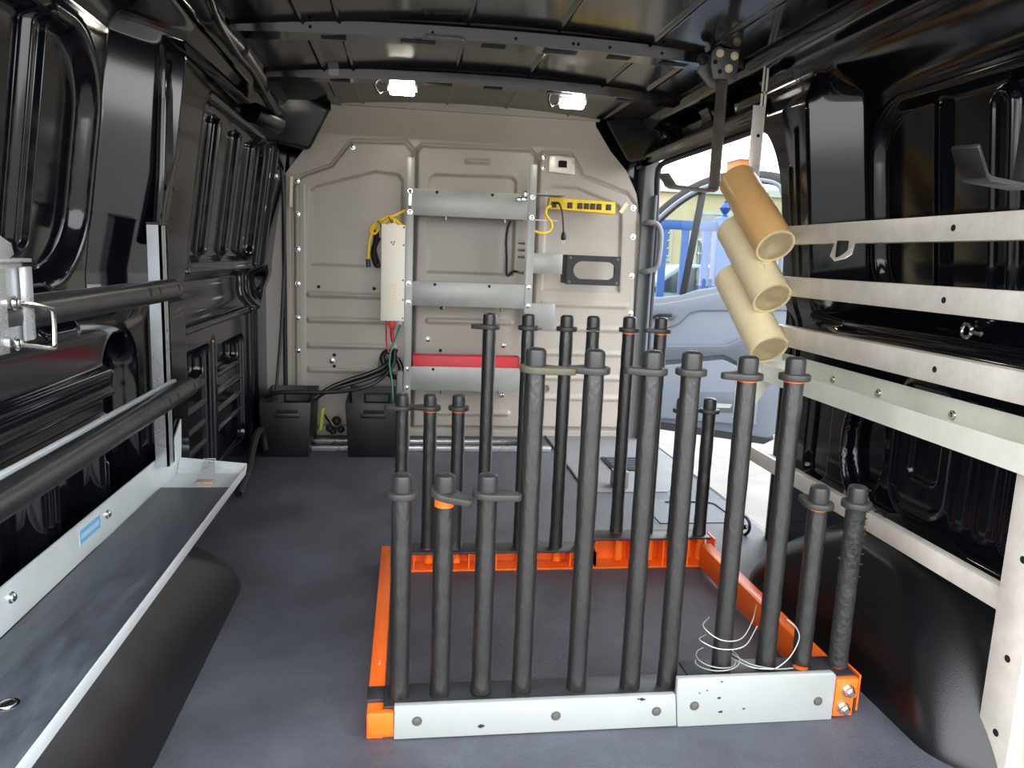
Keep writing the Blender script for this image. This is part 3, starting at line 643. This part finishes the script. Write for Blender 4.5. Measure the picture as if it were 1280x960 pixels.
bolt(t, (-.505, .98, .2716), (0,0,1), .011, .003)
sk = MB().box(-.6019, -.6012, 1.452, 1.552, .298, .338).build('sticker', 'sticker_white', t, label='small blue and white maker sticker')
MB().box(-.6011, -.6006, 1.455, 1.549, .304, .330).build('sticker_print', 'sticker_blue', sk)
for k in range(9): MB().box(-.6005, -.6003, 1.460+k*.0095, 1.466+k*.0095, .312, .322).build('print_mark', 'sticker_white', sk)
cl = MB(); cl.box(-.528, -.484, 1.955, 1.985, .2655, .272)
clp = thing('spring_clip', 'small metal clip lying in the end of the left tray', 'clip', (-.506, 1.97, .2655))
cl.build('clip_base', 'foil_tan', clp, bevel=.001)
MB().prism([(-.525,1.985,.270),(-.488,1.985,.270),(-.490,2.01,.310),(-.522,2.01,.310)], (0,.003,0)).build('clip_plate', 'alu_bright', clp)
MB().tube([(-.522,2.012,.310),(-.521,2.015,.318),(-.491,2.015,.318),(-.490,2.012,.310)], .002, 6).build('clip_wire', 'chrome', clp)

lk = thing('left_rail_rack', 'left wall rack of two black tubes on aluminium extrusion', 'rack', (-.56, 1.5, .30))
m = MB(); x0 = -.601
m.box(x0, x0+.004, 1.895, 1.945, .33, .91)
for a, w in ((1.895, .010), (1.913, .004), (1.923, .004), (1.935, .010)): m.box(x0+.004, x0+.030, a, a+w, .33, .91)
m.box(x0+.026, x0+.030, 1.895, 1.911, .33, .91); m.box(x0+.026, x0+.030, 1.929, 1.945, .33, .91)
m.build('upright', 'alu_bright', lk, label='bright aluminium extrusion upright')
MB().box(x0, x0+.032, 1.894, 1.946, .91, .916).build('end_cap', 'cable', lk)
for (z, y1, nm) in ((.768, 1.80, 'upper'), (.530, 1.90, 'lower')):
    m = MB(); N = 28
    m.lathe([(.0205, 0), (.0235, .004), (.0235, y1-.82)], (-.520, y1, z), (0,-1,0), N)
    tb_ = m.build('tube', 'black_tube', lk, label='%s scuffed black tube' % nm)
    MB().box(-.556, -.5445, .82, y1-.01, z-.018, z+.019).build('backing_bar', 'tray_grey', lk, bevel=.002)
    for dy in (.03, .16, .22): bolt(tb_, (-.498, y1-dy, z+.006), (1,0,.25), .006, .001, 'hole', 'tube_hole')
cc = thing('rail_clamp', 'grey aluminium clamp with a wire bail at the left edge', 'clamp', (-.50, 1.05, .72))
m = MB(); m.box(-.53, -.50, .98, 1.085, .735, .838); m.build('clamp_body', 'alu_bright', cc, bevel=.002)
MB().box(-.499, -.495, .955, 1.03, .725, .830).build('clamp_cheek', 'alu_bright', cc, bevel=.001)
MB().box(-.499, -.495, 1.072, 1.10, .735, .832).build('clamp_cheek', 'alu_bright', cc, bevel=.001)
m = MB(); m.prism([(-.53,1.00,.842),(-.53,1.00,.885),(-.53,1.045,.885),(-.53,1.095,.868),(-.53,1.105,.848),(-.53,1.09,.842)], (.004,0,0)); m.prism([(-.49,.955,.842),(-.49,.955,.878),(-.49,1.00,.876),(-.49,1.04,.862),(-.49,1.045,.848),(-.49,1.03,.842)], (-.004,0,0)); m.box(-.53, -.49, .955, 1.09, .838, .843)
m.build('clamp_saddle', 'alu_bright', cc, bevel=.001)
MB().tube(curve([(-.495,1.045,.786),(-.49,1.08,.783),(-.485,1.118,.775),(-.485,1.128,.768),(-.485,1.128,.730),(-.485,1.120,.720),(-.49,1.08,.727),(-.495,1.035,.735)], 4), .0038, 8).build('wire_bail', 'chrome', cc)
for z in (.787, .735): bolt(cc, (-.495, 1.045, z), (1,0,0), .007, .007)

# wiring along the upper left roof edge
hs = thing('wiring_harness', 'black taped wiring harness along the upper left roof edge', 'harness', (-.45, 2.3, 1.33))
hp = curve([(-.44,1.62,1.40),(-.45,1.82,1.386),(-.45,1.95,1.375),(-.45,2.2,1.383),(-.45,2.48,1.372),(-.46,2.62,1.35),(-.46,2.88,1.335)], 8)
rnd = random.Random(2)
MB().tube(hp, [.024+rnd.uniform(-.002, .002)-.010*(i/len(hp)) for i in range(len(hp))], 12).build('taped_bundle', 'cable', hs)
for i in (12, 24, 36): MB().lathe([(.0265, 0), (.0265, .006)], hp[i], (hp[i+1]-hp[i]), 14).build('cable_tie', 'seal', hs)
MB().tube(curve([(-.415,1.70,1.41),(-.425,1.86,1.365),(-.43,2.1,1.345),(-.435,2.3,1.35),(-.44,2.55,1.33),(-.45,2.8,1.32)], 8), .006, 8).build('thin_cable', 'cable', hs)
MB().cyl((-.53,2.80,1.32), (-.46,2.90,1.30), .035, 16).build('grommet', 'plastic', hs, bevel=.004)
pc = MB(); pc.tube(curve([(-.575,3.32,1.26),(-.575,3.33,1.20),(-.56,3.38,1.185),(-.545,3.42,1.20),(-.535,3.44,1.16),(-.53,3.46,.90),(-.54,3.47,.70),(-.55,3.46,.50),(-.565,3.44,.30),(-.57,3.42,.20)], 8), .007, 8)
tag(pc.build('power_cable', 'cable'), 'black cable running down the left edge of the partition', 'cable')
m = MB().box(-.605, -.545, 3.45, 3.455, 1.155, 1.185)
cb = tag(m.build('cable_bracket', 'plate_steel', bevel=.002), 'small grey bracket with two screws left of the partition', 'bracket')
bolt(cb, (-.59, 3.45, 1.17), (0,-1,0), .006, .004); bolt(cb, (-.56, 3.45, 1.17), (0,-1,0), .006, .004)

# ================================================================ SHELF UNIT
su = thing('shelf_unit', 'grey steel shelving unit with three shelves against the partition', 'shelf', (.27, 3.45, 0))
def ang_up(x0, x1, side, lab):
    m = MB(); m.box(x0, x1, 3.37, 3.373, 0, 1.268); xs = (x0, x0+.003) if side < 0 else (x1-.003, x1)
    m.box(xs[0], xs[1], 3.373, 3.46, 0, 1.268); return m.build('upright', 'shelf_steel', su, bevel=.0008)
ul = ang_up(-.010, .022, -1, ''); ur = ang_up(.520, .553, 1, '')
for (z0, z1) in ((1.030, 1.142), (.642, .748), (.264, .372)):
    sh = MB(); sh.box(.022, .520, 3.372, 3.375, z0, z1); sh.box(.022, .520, 3.375, 3.56, z0+.004, z0+.008); sh.box(.022, .520, 3.557, 3.56, z0+.008, z0+.04)
    so = sh.build('shelf', 'shelf_steel', su, bevel=.0008)
    for x in (.006, .537):
        for z in (z0+.012, z1-.012): bolt(su, (x, 3.37, z), (0,-1,0), .008, .006)
    for x, z in ((.12, z1-.012), (.36, z1-.012)): bolt(so, (x, 3.372, z), (0,-1,0), .005, .001, 'hole', 'shelf_hole')
    for x in (.16, .42): MB().lathe([(.007, 0), (.007, .014), (.004, .022), (0, .022)], (x, 3.40, z0+.004), (0,0,-1), 10).build('nut', 'chrome', so)
hm = MB(); hm.bar([(.006,3.366,1.13),(.006,3.345,1.115),(.006,3.345,1.07),(.006,3.366,1.055)], .010, .004, (1,0,0)); hm.build('pull_handle', 'chrome', su)
la = MB(); la.box(.485, .512, 3.355, 3.37, 1.110, 1.128); la.box(.497, .510, 3.352, 3.368, 1.128, 1.155); la.lathe([(.011, 0), (.011, .02)], (.477, 3.37, 1.117), (0,-1,0), 12); la.build('latch', 'chrome', su, bevel=.001)
for z in (.93, .90, .87, .80): bolt(su, (.515, 3.40, z), (-1,0,0), .005, .03, 'plate_steel', 'stud')
# side arms of the unit
MB().box(.553, .69, 3.40, 3.52, 1.145, 1.150).build('side_shelf', 'shelf_steel', su, bevel=.001)
MB().box(.553, .67, 3.45, 3.453, 1.035, 1.039).build('side_rod', 'alu', su)
MB().box(.553, .690, 3.40, 3.404, .800, .890).build('side_arm', 'shelf_steel', su, bevel=.001)
MB().box(.553, .690, 3.52, 3.524, .545, .66).build('side_plate', 'shelf_steel', su, bevel=.002)
o = MB(); n = 28; W_, H_ = .122, .068
def oval(cx, cz, hw, r, y):
    pts = []
    for k in range(n):
        a = 2*math.pi*(k+.5)/n; pts.append((cx+math.copysign(hw-r, math.cos(a))+r*math.cos(a), y, cz+r*math.sin(a)))
    return pts
def rect_ring(cx, cz, hw, hh, y):
    pts = []
    for k in range(n):
        a = 2*math.pi*(k+.5)/n; c, s = math.cos(a), math.sin(a); f = min(hw/abs(c) if abs(c) > 1e-6 else 1e9, hh/abs(s) if abs(s) > 1e-6 else 1e9)
        pts.append((cx+c*f, y, cz+s*f))
    # snap nearest points to the corners
    for sx in (-1, 1):
        for sz in (-1, 1):
            i = min(range(n), key=lambda q: (pts[q][0]-cx-sx*hw)**2+(pts[q][2]-cz-sz*hh)**2); pts[i] = (cx+sx*hw, y, cz+sz*hh)
    return pts
hb = thing('cup_bracket', 'black plate with an oval opening on the arm right of the shelving', 'bracket', (.84, 3.44, .75))
fo = MB().frame(rect_ring(.835, .822, .125, .066, 3.40), oval(.84, .822, .098, .040, 3.40), (0,.008,0)).build('front_plate', 'black_part', hb)
MB().box(.705, .712, 3.41, 3.50, .76, .888).build('side_plate', 'black_part', hb); MB().box(.955, .962, 3.41, 3.50, .76, .888).build('side_plate', 'black_part', hb)
for (x, z) in ((.725, .875), (.725, .768), (.945, .875), (.945, .768)): bolt(fo, (x, 3.40, z), (0,-1,0), .005, .003, 'plate_steel', 'screw')
rb = MB().box(.030, .512, 3.385, 3.46, .275, .420); tag(rb.build('red_box', 'red', bevel=.003), 'long flat red metal box lying on the lowest shelf', 'box')
# yellow power strip
ps = thing('power_strip', 'yellow metal power strip with black sockets right of the shelving', 'power strip', (.79, 3.50, 1.08))
M1 = MB().prism([(.622,3.455,1.090),(.628,3.455,1.138),(.930,3.455,1.134),(.934,3.455,1.128),(.934,3.455,1.084),(.928,3.455,1.078)], (0,.045,0)).build('strip_body', 'yellow', ps, bevel=.003)
for x in (.648, .722, .768, .798, .827, .857, .902):
    s_ = MB().box(x-.012, x+.012, 3.452, 3.456, 1.095, 1.121).build('socket', 'cable', ps, bevel=.001)
    for dx, dz in ((-.004, .004), (.004, .004)): MB().box(x+dx-.0012, x+dx+.0012, 3.4512, 3.452, 1.106+dz-.004, 1.106+dz+.004).build('slot', 'plate_steel', s_)
    MB().cyl((x, 3.4512, 1.101), (x, 3.452, 1.101), .0022, 8).build('slot', 'plate_steel', s_)
yc = MB(); yc.tube(curve([(.632,3.44,1.10),(.612,3.42,1.09),(.606,3.41,1.06),(.630,3.41,1.03),(.635,3.41,1.005),(.620,3.41,.985),(.585,3.40,.978),(.558,3.40,.985)], 6), .006, 8)
yc.build('supply_cord', 'yellow', ps)
bc = thing('black_plug_cord', 'short black cord with a plug hanging from the yellow power strip', 'cord', (.69, 3.43, .95))
MB().tube(curve([(.650,3.45,1.112),(.664,3.42,1.112),(.680,3.42,1.08),(.688,3.42,1.03),(.692,3.42,.985)], 6), .0045, 8).build('cord', 'cable', bc)
MB().lathe([(.005, 0), (.011, .012), (.013, .03), (.010, .038), (0, .038)], (.692, 3.42, .990), (.05,0,-1), 12).build('plug', 'cable', bc)
for d in (-.005, .005): MB().box(.693+d-.001, .693+d+.001, 3.418, 3.422, .938, .954).build('prong', 'chrome', bc)
kc = MB(); kc.tube(curve([(.470,3.57,1.03),(.458,3.565,1.0),(.452,3.56,.94),(.456,3.555,.87),(.457,3.55,.80),(.463,3.545,.782),(.478,3.55,.792),(.490,3.55,.802),(.512,3.54,.80)], 6), .006, 8)
tag(kc.build('hanging_cable', 'cable'), 'black cable hanging behind the upper shelf of the unit', 'cable')
# inverter box
iv = thing('inverter', 'tall white electrical box mounted left of the shelving', 'box', (-.06, 3.40, .57))
bx_ = MB().box(-.113, -.012, 3.36, 3.47, .572, .985).build('case', 'white_box', iv, bevel=.002)
MB().box(-.080, -.050, 3.362, 3.44, .985, .990).build('top_tab', 'white_box', iv)
MB().box(-.074, -.046, 3.3585, 3.36, .645, .742).build('rating_label', 'label_cream', iv, label='cream rating label')
for k in range(6): MB().box(-.071, -.049, 3.3580, 3.3585, .655+k*.014, .657+k*.014).build('print_line', 'tray_grey', iv)
for z in (.585, .665, .75, .90, .975): bolt(bx_, (-.018, 3.36, z), (0,-1,0), .003, .002, 'plate_steel', 'screw')
for x, z in ((-.07,.91),(-.062,.902),(-.058,.912)): bolt(bx_, (x, 3.36, z), (0,-1,0), .003, .001, 'plate_steel', 'screw')
MB().box(-.077, -.052, 3.39, 3.43, .535, .572).build('red_terminal', 'red_bright', iv, bevel=.003, label='red battery terminal boot')
MB().box(-.036, -.020, 3.39, 3.42, .552, .572).build('white_gland', 'white_box', iv)
yx = MB()
yx.tube(curve([(-.004,3.40,1.055),(-.05,3.38,1.028),(-.10,3.37,1.010),(-.145,3.375,.985),(-.160,3.38,.955),(-.140,3.38,.945),(-.115,3.37,.975),(-.075,3.37,1.012),(-.06,3.375,.995),(-.085,3.38,.975)], 8), .006, 8)
yx.tube(curve([(-.135,3.375,.99),(-.152,3.38,.955),(-.166,3.385,.90),(-.170,3.39,.83)], 8), .006, 8)
yx.tube(curve([(-.06,3.38,1.01),(-.04,3.385,.995),(-.01,3.39,.972)], 8), .006, 8)
yb = thing('yellow_cable_bundle', 'coiled yellow extension cord tied above the white electrical box', 'cord', (-.10, 3.38, .83))
yx.build('cord', 'yellow', yb)
for p, d in (((-.078,3.372,1.003), (.9,0,.4)), ((-.122,3.374,.985), (.8,0,.5))): MB().lathe([(.018, 0), (.018, .004)], p, d, 12).build('cable_tie', 'cable', yb)
MB().cyl((-.170,3.39,.835), (-.168,3.39,.80), .010, 10).build('plug', 'cable', yb)
bk = MB(); bk.tube(curve([(-.135,3.42,.96),(-.14,3.42,.91),(-.15,3.42,.86),(-.135,3.42,.81),(-.118,3.42,.82)], 6), .012, 8); bk.tube(curve([(-.125,3.43,.93),(-.145,3.43,.88),(-.13,3.43,.82)], 6), .010, 8)
tag(bk.build('black_lead', 'cable'), 'black coiled lead hanging left of the white electrical box', 'cord')
# cables below the inverter
for nm, mt, lab, path, r in (
    ('red_cable', 'red_bright', 'short red cable below the white electrical box', [(-.064,3.41,.545),(-.064,3.40,.51),(-.058,3.40,.475)], .008),
    ('thin_red_cable', 'red', 'thin dark red cable below the white electrical box', [(-.09,3.40,.57),(-.088,3.39,.52),(-.086,3.39,.47),(-.078,3.38,.43)], .004),
    ('green_cable', 'green_wire', 'green earth wire hanging below the white electrical box', [(-.028,3.39,.555),(-.045,3.37,.50),(-.068,3.35,.44),(-.072,3.34,.38),(-.062,3.33,.32),(-.056,3.32,.25),(-.05,3.31,.16)], .004),
    ('heavy_cable', 'cable', 'thick black battery cable draped along both black tubs', [(-.05,3.40,.44),(-.06,3.38,.37),(-.12,3.34,.31),(-.20,3.28,.283),(-.32,3.25,.272),(-.45,3.24,.272),(-.54,3.24,.268),(-.59,3.26,.245)], .009),
    ('heavy_cable', 'cable', 'upper black battery cable sloping into the left tub', [(-.06,3.42,.42),(-.09,3.40,.37),(-.16,3.38,.335),(-.25,3.37,.305),(-.33,3.36,.27),(-.40,3.34,.22),(-.44,3.33,.16)], .010),
    ('heavy_cable', 'cable', 'middle black battery cable sloping into the left tub', [(-.045,3.43,.44),(-.08,3.41,.355),(-.15,3.39,.318),(-.24,3.38,.288),(-.34,3.37,.255),(-.42,3.35,.20),(-.47,3.33,.14)], .010),
    ('cable_loop', 'cable', 'black cable loop bulging beside the left upright of the shelving', [(-.04,3.42,.40),(-.022,3.41,.36),(-.03,3.40,.32),(-.075,3.41,.33),(-.105,3.42,.40),(-.08,3.42,.43),(-.045,3.42,.40)], .012)):
    tag(MB().tube(curve(path, 6), r, 10).build(nm, mt), lab, 'cable')
tag(MB().prism([(-.13,3.45,.33),(-.095,3.45,.32),(-.085,3.45,.40),(-.12,3.45,.40)], (0,.03,0)).build('grey_connector', 'plate_steel', bevel=.004), 'grey block connector behind the cables under the white electrical box', 'connector')
tag(MB().prism([(-.045,3.34,.12),(-.012,3.34,.12),(-.012,3.34,.355),(-.04,3.34,.355)], (0,.03,0)).build('fuse_box', 'plate_steel', bevel=.004), 'narrow grey housing beside the left upright of the shelving', 'housing')
# black tubs
def tub(x0, x1, y0, y1, h, lab, skew=0.):
    t = thing('storage_tub', lab, 'tub', ((x0+x1)/2, (y0+y1)/2, 0), 'black storage tubs by the partition'); m = MB(); e = .012; w = .004
    a = [(x0+e,y0+e,0),(x1-e,y0+e,0),(x1-e,y1-e,0),(x0+e,y1-e,0)]; b = [(x0,y0,h),(x1,y0,h),(x1,y1,h+.02),(x0,y1,h+.02)]
    ai = [(x0+e+w,y0+e+w,w),(x1-e-w,y0+e+w,w),(x1-e-w,y1-e-w,w),(x0+e+w,y1-e-w,w)]; bi = [(x0+w,y0+w,h),(x1-w,y0+w,h),(x1-w,y1-w,h+.02),(x0+w,y1-w,h+.02)]
    m.add(a+b+ai+bi, [(3,2,1,0),(0,1,5,4),(1,2,6,5),(2,3,7,6),(3,0,4,7),(8,9,10,11),(9,8,12,13),(10,9,13,14),(11,10,14,15),(8,11,15,12),(4,5,13,12),(5,6,14,13),(6,7,15,14),(7,4,12,15)])
    m.build('body', 'tub', t, bevel=.0015)
    xc = (x0+x1)/2+.01
    MB().box(xc-.055, xc+.05, y0-.004, y0+.004, h-.065, h-.045).build('grip', 'tub', t, bevel=.003)
    MB().box(xc-.045, xc+.042, y0-.001, y0+.006, h-.046, h-.030).build('grip_slot', 'hole', t, bevel=.002)
    MB().frame([(xc+dx, y1-.006, h+dz) for dx, dz in ((-.06,-.06),(.06,-.06),(.06,-.01),(-.06,-.01))], [(xc+dx, y1-.006, h+dz) for dx, dz in ((-.05,-.05),(.05,-.05),(.05,-.02),(-.05,-.02))], (0,-.004,0)).build('grip_back', 'tub', t)
tub(-.600, -.390, 3.19, 3.50, .236, 'open black storage tub standing in the left corner')
tub(-.250, -.028, 3.19, 3.50, .238, 'open black storage tub next to the shelving unit')
tag(MB().prism([(-.375,3.36,.08),(-.362,3.36,.08),(-.350,3.36,.185),(-.368,3.36,.175)], (0,.02,0)).build('lime_strap', 'lime', bevel=.002), 'lime green strip between the two black tubs', 'strap')
m = MB()
for i, (x, z, r) in enumerate(((-.34, .065, .02), (-.31, .10, .022), (-.29, .06, .018), (-.325, .05, .016))): m.lathe([(0, -r), (r*.7, -r*.7), (r, 0), (r*.7, r*.7), (0, r)], (x, 3.47, z), (0,1,.3), 12)
tag(m.build('lead_bundle', 'black_part'), 'bundle of black and silver connectors on the floor between the tubs', 'connectors')
MB().tube([(-.365,3.50,.12),(-.33,3.52,.06),(-.28,3.50,.05)], .007, 8).build('silver_end', 'chrome', bpy.data.objects['lead_bundle'])
# bits on the floor behind the left tray
fh = MB(); fh.tube(curve([(-.55,2.55,.05),(-.55,2.70,.08),(-.56,2.85,.13),(-.57,3.0,.15),(-.575,3.12,.13),(-.57,3.15,.05)], 6), .014, 10)
tag(fh.build('drain_hose', 'cable'), 'black hose curving along the floor beside the left corner tub', 'hose')

# ceiling lamps
for (x, y, lab) in ((-.03, 3.02, 'small bright ceiling lamp left, wired to the roof bow'), (.625, 3.05, 'small bright ceiling lamp right above the shelving')):
    z = zb(x)-.012; l = thing('ceiling_lamp', lab, 'lamp', (x, y, z))
    MB().box(x-.056, x+.056, y-.012, y+.016, z+.004, z+.05).build('housing', 'lamp_body', l, bevel=.003)
    MB().box(x-.046, x+.046, y-.020, y+.014, z-.012, z+.006).build('lens', 'lamp', l, bevel=.006, seg=3)
    MB().tube(curve([(x-.05,y,z+.004),(x-.075,y,z-.006),(x-.085,y-.02,z-.014),(x-.10,y-.04,z+.006),(x-.10,y-.08,z+.03)], 5), .004, 8).build('lead', 'cable', l)

# ================================================================ OUTSIDE
struct(MB().box(-40, 60, -40, 70, -.75, -.65).build('ground', 'concrete'), 'pale concrete yard outside the van')
Hn = Vector((1.25, 5.10, 0)); Dd = Vector((.9, -.42, 0)).normalized(); Nn = Vector((Dd.y, -Dd.x, 0))      # Nn points out of the cab side towards the van rear
def D3(u, v, w=0.): return Hn+Dd*u+Vector((0,0,v))+Nn*w
fd = thing('front_door', 'open passenger door with blue grey inner panel and raised window', 'car door', D3(.65, -.29))
panel = [(.02,-.20),(.5,-.245),(1.20,-.275),(1.27,-.20),(1.31,.2),(1.32,.75),(1.05,.775),(.86,.735),(.69,.70),(.60,.665),(.46,.640),(.05,.60)]
MB().prism([D3(u, v) for u, v in panel], Nn*-.10).build('inner_panel', 'door_grey', fd, bevel=.012, seg=3)
MB().prism([D3(u, v, .012) for u, v in ((.05,.585),(.46,.60),(.60,.63),(.86,.70),(1.05,.735),(1.28,.72),(1.28,.60),(.72,.565),(.66,.545),(.60,.475),(.52,.435),(.05,.42))], Nn*-.03).build('upper_pad', 'door_grey', fd, bevel=.010, seg=3)
MB().prism([D3(u, v, .05) for u, v in ((.05,.30),(.60,.335),(.92,.36),(.98,.40),(1.10,.43),(1.14,.30),(1.05,.22),(.9,.29),(.55,.225),(.05,.21))], Nn*-.06).build('arm_rest', 'door_dark', fd, bevel=.012, seg=3)
MB().prism([D3(u, v, .04) for u, v in ((.05,.19),(.55,.20),(.9,.265),(1.06,.20),(1.14,.05),(1.14,-.16),(.05,-.18))], Nn*-.05).build('map_pocket', 'door_grey', fd, bevel=.014, seg=3)
MB().prism([D3(u, v, .043) for u, v in ((.62,-.045),(.70,.03),(1.02,.055),(1.06,.02),(1.05,-.05),(1.0,-.085),(.62,-.10))], Nn*-.004).build('pocket_opening', 'door_dark', fd, bevel=.002)
MB().prism([D3(u, v, .05) for u, v in ((.86,-.03),(.98,-.028),(.97,-.052),(.86,-.06))], Nn*-.01).build('pocket_card', 'hdpe', fd)
MB().prism([D3(u, v, .02) for u, v in ((.40,.50),(.44,.56),(.54,.558),(.58,.53),(.56,.50),(.48,.485))], Nn*-.02).build('handle_recess', 'door_dark', fd, bevel=.004)
MB().bar([D3(.41,.50,.03), D3(.46,.525,.035), D3(.55,.53,.03)], .02, .012, (0,0,1)).build('door_handle', 'cable', fd, bevel=.003)
MB().prism([D3(u, v, .03) for u, v in ((.02,-.22),(.5,-.245),(1.20,-.275),(1.26,-.235),(1.2,-.235),(.5,-.20),(.02,-.17))], Nn*-.12).build('bottom_seal', 'seal', fd)
fr_path = curve([(.36,.62),(.36,1.05),(.42,1.165),(.54,1.285),(.66,1.365),(.80,1.415),(.95,1.425),(1.10,1.42),(1.19,1.395),(1.235,1.33),(1.25,1.22),(1.27,1.0),(1.285,.75)], 6) if False else None
def dpath(pts, w): return curve([D3(u, v, w) for u, v in pts], 6)
fp = [(.30,.62),(.32,1.05),(.42,1.175),(.54,1.285),(.66,1.36),(.80,1.41),(.95,1.425),(1.08,1.42),(1.165,1.395),(1.205,1.33),(1.215,1.22),(1.225,1.0),(1.235,.75)]
MB().bar(dpath(fp, -.03), .07, .075, tuple(Nn)).build('window_frame', 'seal', fd, bevel=.010)
MB().tube(dpath([(u-.03*(u > .9), v-.02) for u, v in fp], .012), .014, 8).build('frame_seal', 'door_grey', fd)
MB().prism([D3(u, v, -.02) for u, v in ((1.245,.74),(1.30,.74),(1.295,1.30),(1.27,1.44),(1.18,1.455),(1.22,1.38),(1.24,1.25))], Nn*-.06).build('frame_corner', 'seal', fd, bevel=.004)
MB().tube(dpath([(1.27,.76),(1.265,1.0),(1.255,1.30)], -.012), .005, 6).build('frame_bead', 'trim_light', fd)
MB().prism([D3(u, v, -.03) for u, v in ((.32,.62),(1.24,.76),(1.20,1.36),(.95,1.43),(.66,1.37),(.42,1.18),(.32,1.05))], Nn*-.005).build('window_glass', 'glass', fd)
MB().bar([D3(.604,.66,-.03), D3(.684,1.34,-.03)], .03, .045, tuple(Nn)).build('quarter_bar', 'seal', fd, bevel=.004)
# black sill below the side door opening
MB().box(1.19, 1.26, 2.2, 3.6, -.35, -.03).build('sill', 'plastic', fl, bevel=.02, seg=3, label='black sill step below the side door')

# blue fence
ft = thing('blue_fence', 'blue painted steel fence with ball finials beyond the passenger door', 'fence', (3.5, 9.0, -.65))
FYY = 9.0
for z in (1.27, .0): MB().box(1.6, 6.2, FYY-.03, FYY+.03, z, z+.11).build('rail', 'fence_blue', ft, bevel=.005)
x = 1.7
while x < 6.1:
    if abs(x-3.78) > .14: MB().box(x-.045, x+.045, FYY-.02, FYY+.02, -.58, 1.30).build('picket', 'fence_blue', ft, bevel=.004)
    x += .27
for x in (1.55, 3.80, 6.2):
    po = MB().box(x-.10, x+.10, FYY-.10, FYY+.10, -.65, 1.40).build('fence_post', 'fence_blue', ft, bevel=.006)
    MB().lathe([(.12, 0), (.12, .03), (.05, .05), (.025, .08), (.05, .11), (.07, .15), (.05, .19), (.015, .215), (.02, .23), (0, .25)], (x, FYY, 1.40), (0,0,1), 16).build('finial', 'fence_blue', po)
# buildings
bd = thing('pale_building', 'pale cream building behind the blue fence', 'building', (5.5, 16.5, -.65))
MB().box(2.0, 12, 16, 19, -.65, 2.35).build('wall', 'wall_cream', bd)
MB().box(1.9, 12.1, 15.9, 19.1, 2.35, 2.50).build('roof_edge', 'wall_pale', bd)
for (x0, x1, z0, z1) in ((4.6, 5.6, .9, 1.7), (6.1, 6.9, .7, 2.0), (8.0, 9.4, .8, 1.7)):
    w = MB().box(x0, x1, 15.94, 16.0, z0, z1).build('window', 'wall_pale', bd)
    MB().box(x0+.08, x1-.08, 15.92, 15.94, z0+.08, z1-.08).build('pane', 'car_glass', w)
    for k in range(4): MB().box(x0+.05, x1-.05, 15.90, 15.92, z0+.1+k*(z1-z0-.15)/4, z0+.13+k*(z1-z0-.15)/4).build('slat', 'wall_pale', w)
ob = thing('orange_building', 'orange wall block standing high behind the blue fence', 'building', (8.4, 18.5, -.65))
MB().box(8.38, 8.85, 19.2, 20, -.65, 3.55).build('wall', 'wall_orange', ob, bevel=.01)
MB().box(8.35, 8.88, 19.15, 20.05, 3.55, 3.62).build('coping', 'wall_pale', ob)
# parked car behind the fence
cr = thing('parked_car', 'teal grey parked car half hidden behind the blue fence', 'car', (4.4, 12, -.65))
prof = [(2.6,-.35),(2.6,.15),(2.75,.30),(3.5,.42),(4.1,.85),(5.4,.88),(6.0,.45),(6.35,.38),(6.45,-.1),(6.4,-.35)]
MB().prism([(x, 11.2, z) for x, z in prof], (0,1.6,0)).build('body', 'car_teal', cr, bevel=.05, seg=3)
for pl in ([(3.62,.43),(4.14,.80),(4.65,.82),(4.65,.43)], [(4.72,.43),(4.72,.82),(5.36,.83),(5.85,.46)]):
    MB().prism([(x, 11.18, z) for x, z in pl], (0,.03,0)).build('side_window', 'car_glass', cr)
for x in (3.3, 5.7):
    wh = MB().lathe([(.0, -.1), (.30, -.1), (.33, -.06), (.33, .08), (.0, .08)], (x, 11.25, -.32), (0,1,0), 24).build('wheel', 'tyre', cr)
    MB().lathe([(0, 0), (.20, 0), (.20, .02), (0, .02)], (x, 11.13, -.32), (0,1,0), 20).build('hub_cap', 'alu', wh)
# overhead wires
for (z, lab) in ((4.02, 'lower overhead wire crossing the bright sky'), (4.35, 'upper overhead wire crossing the bright sky')):
    tag(MB().tube([(4, 18, z-.1), (8, 17.8, z), (14, 17.6, z+.05)], .012, 6).build('overhead_wire', 'plate_steel'), lab, 'wire')
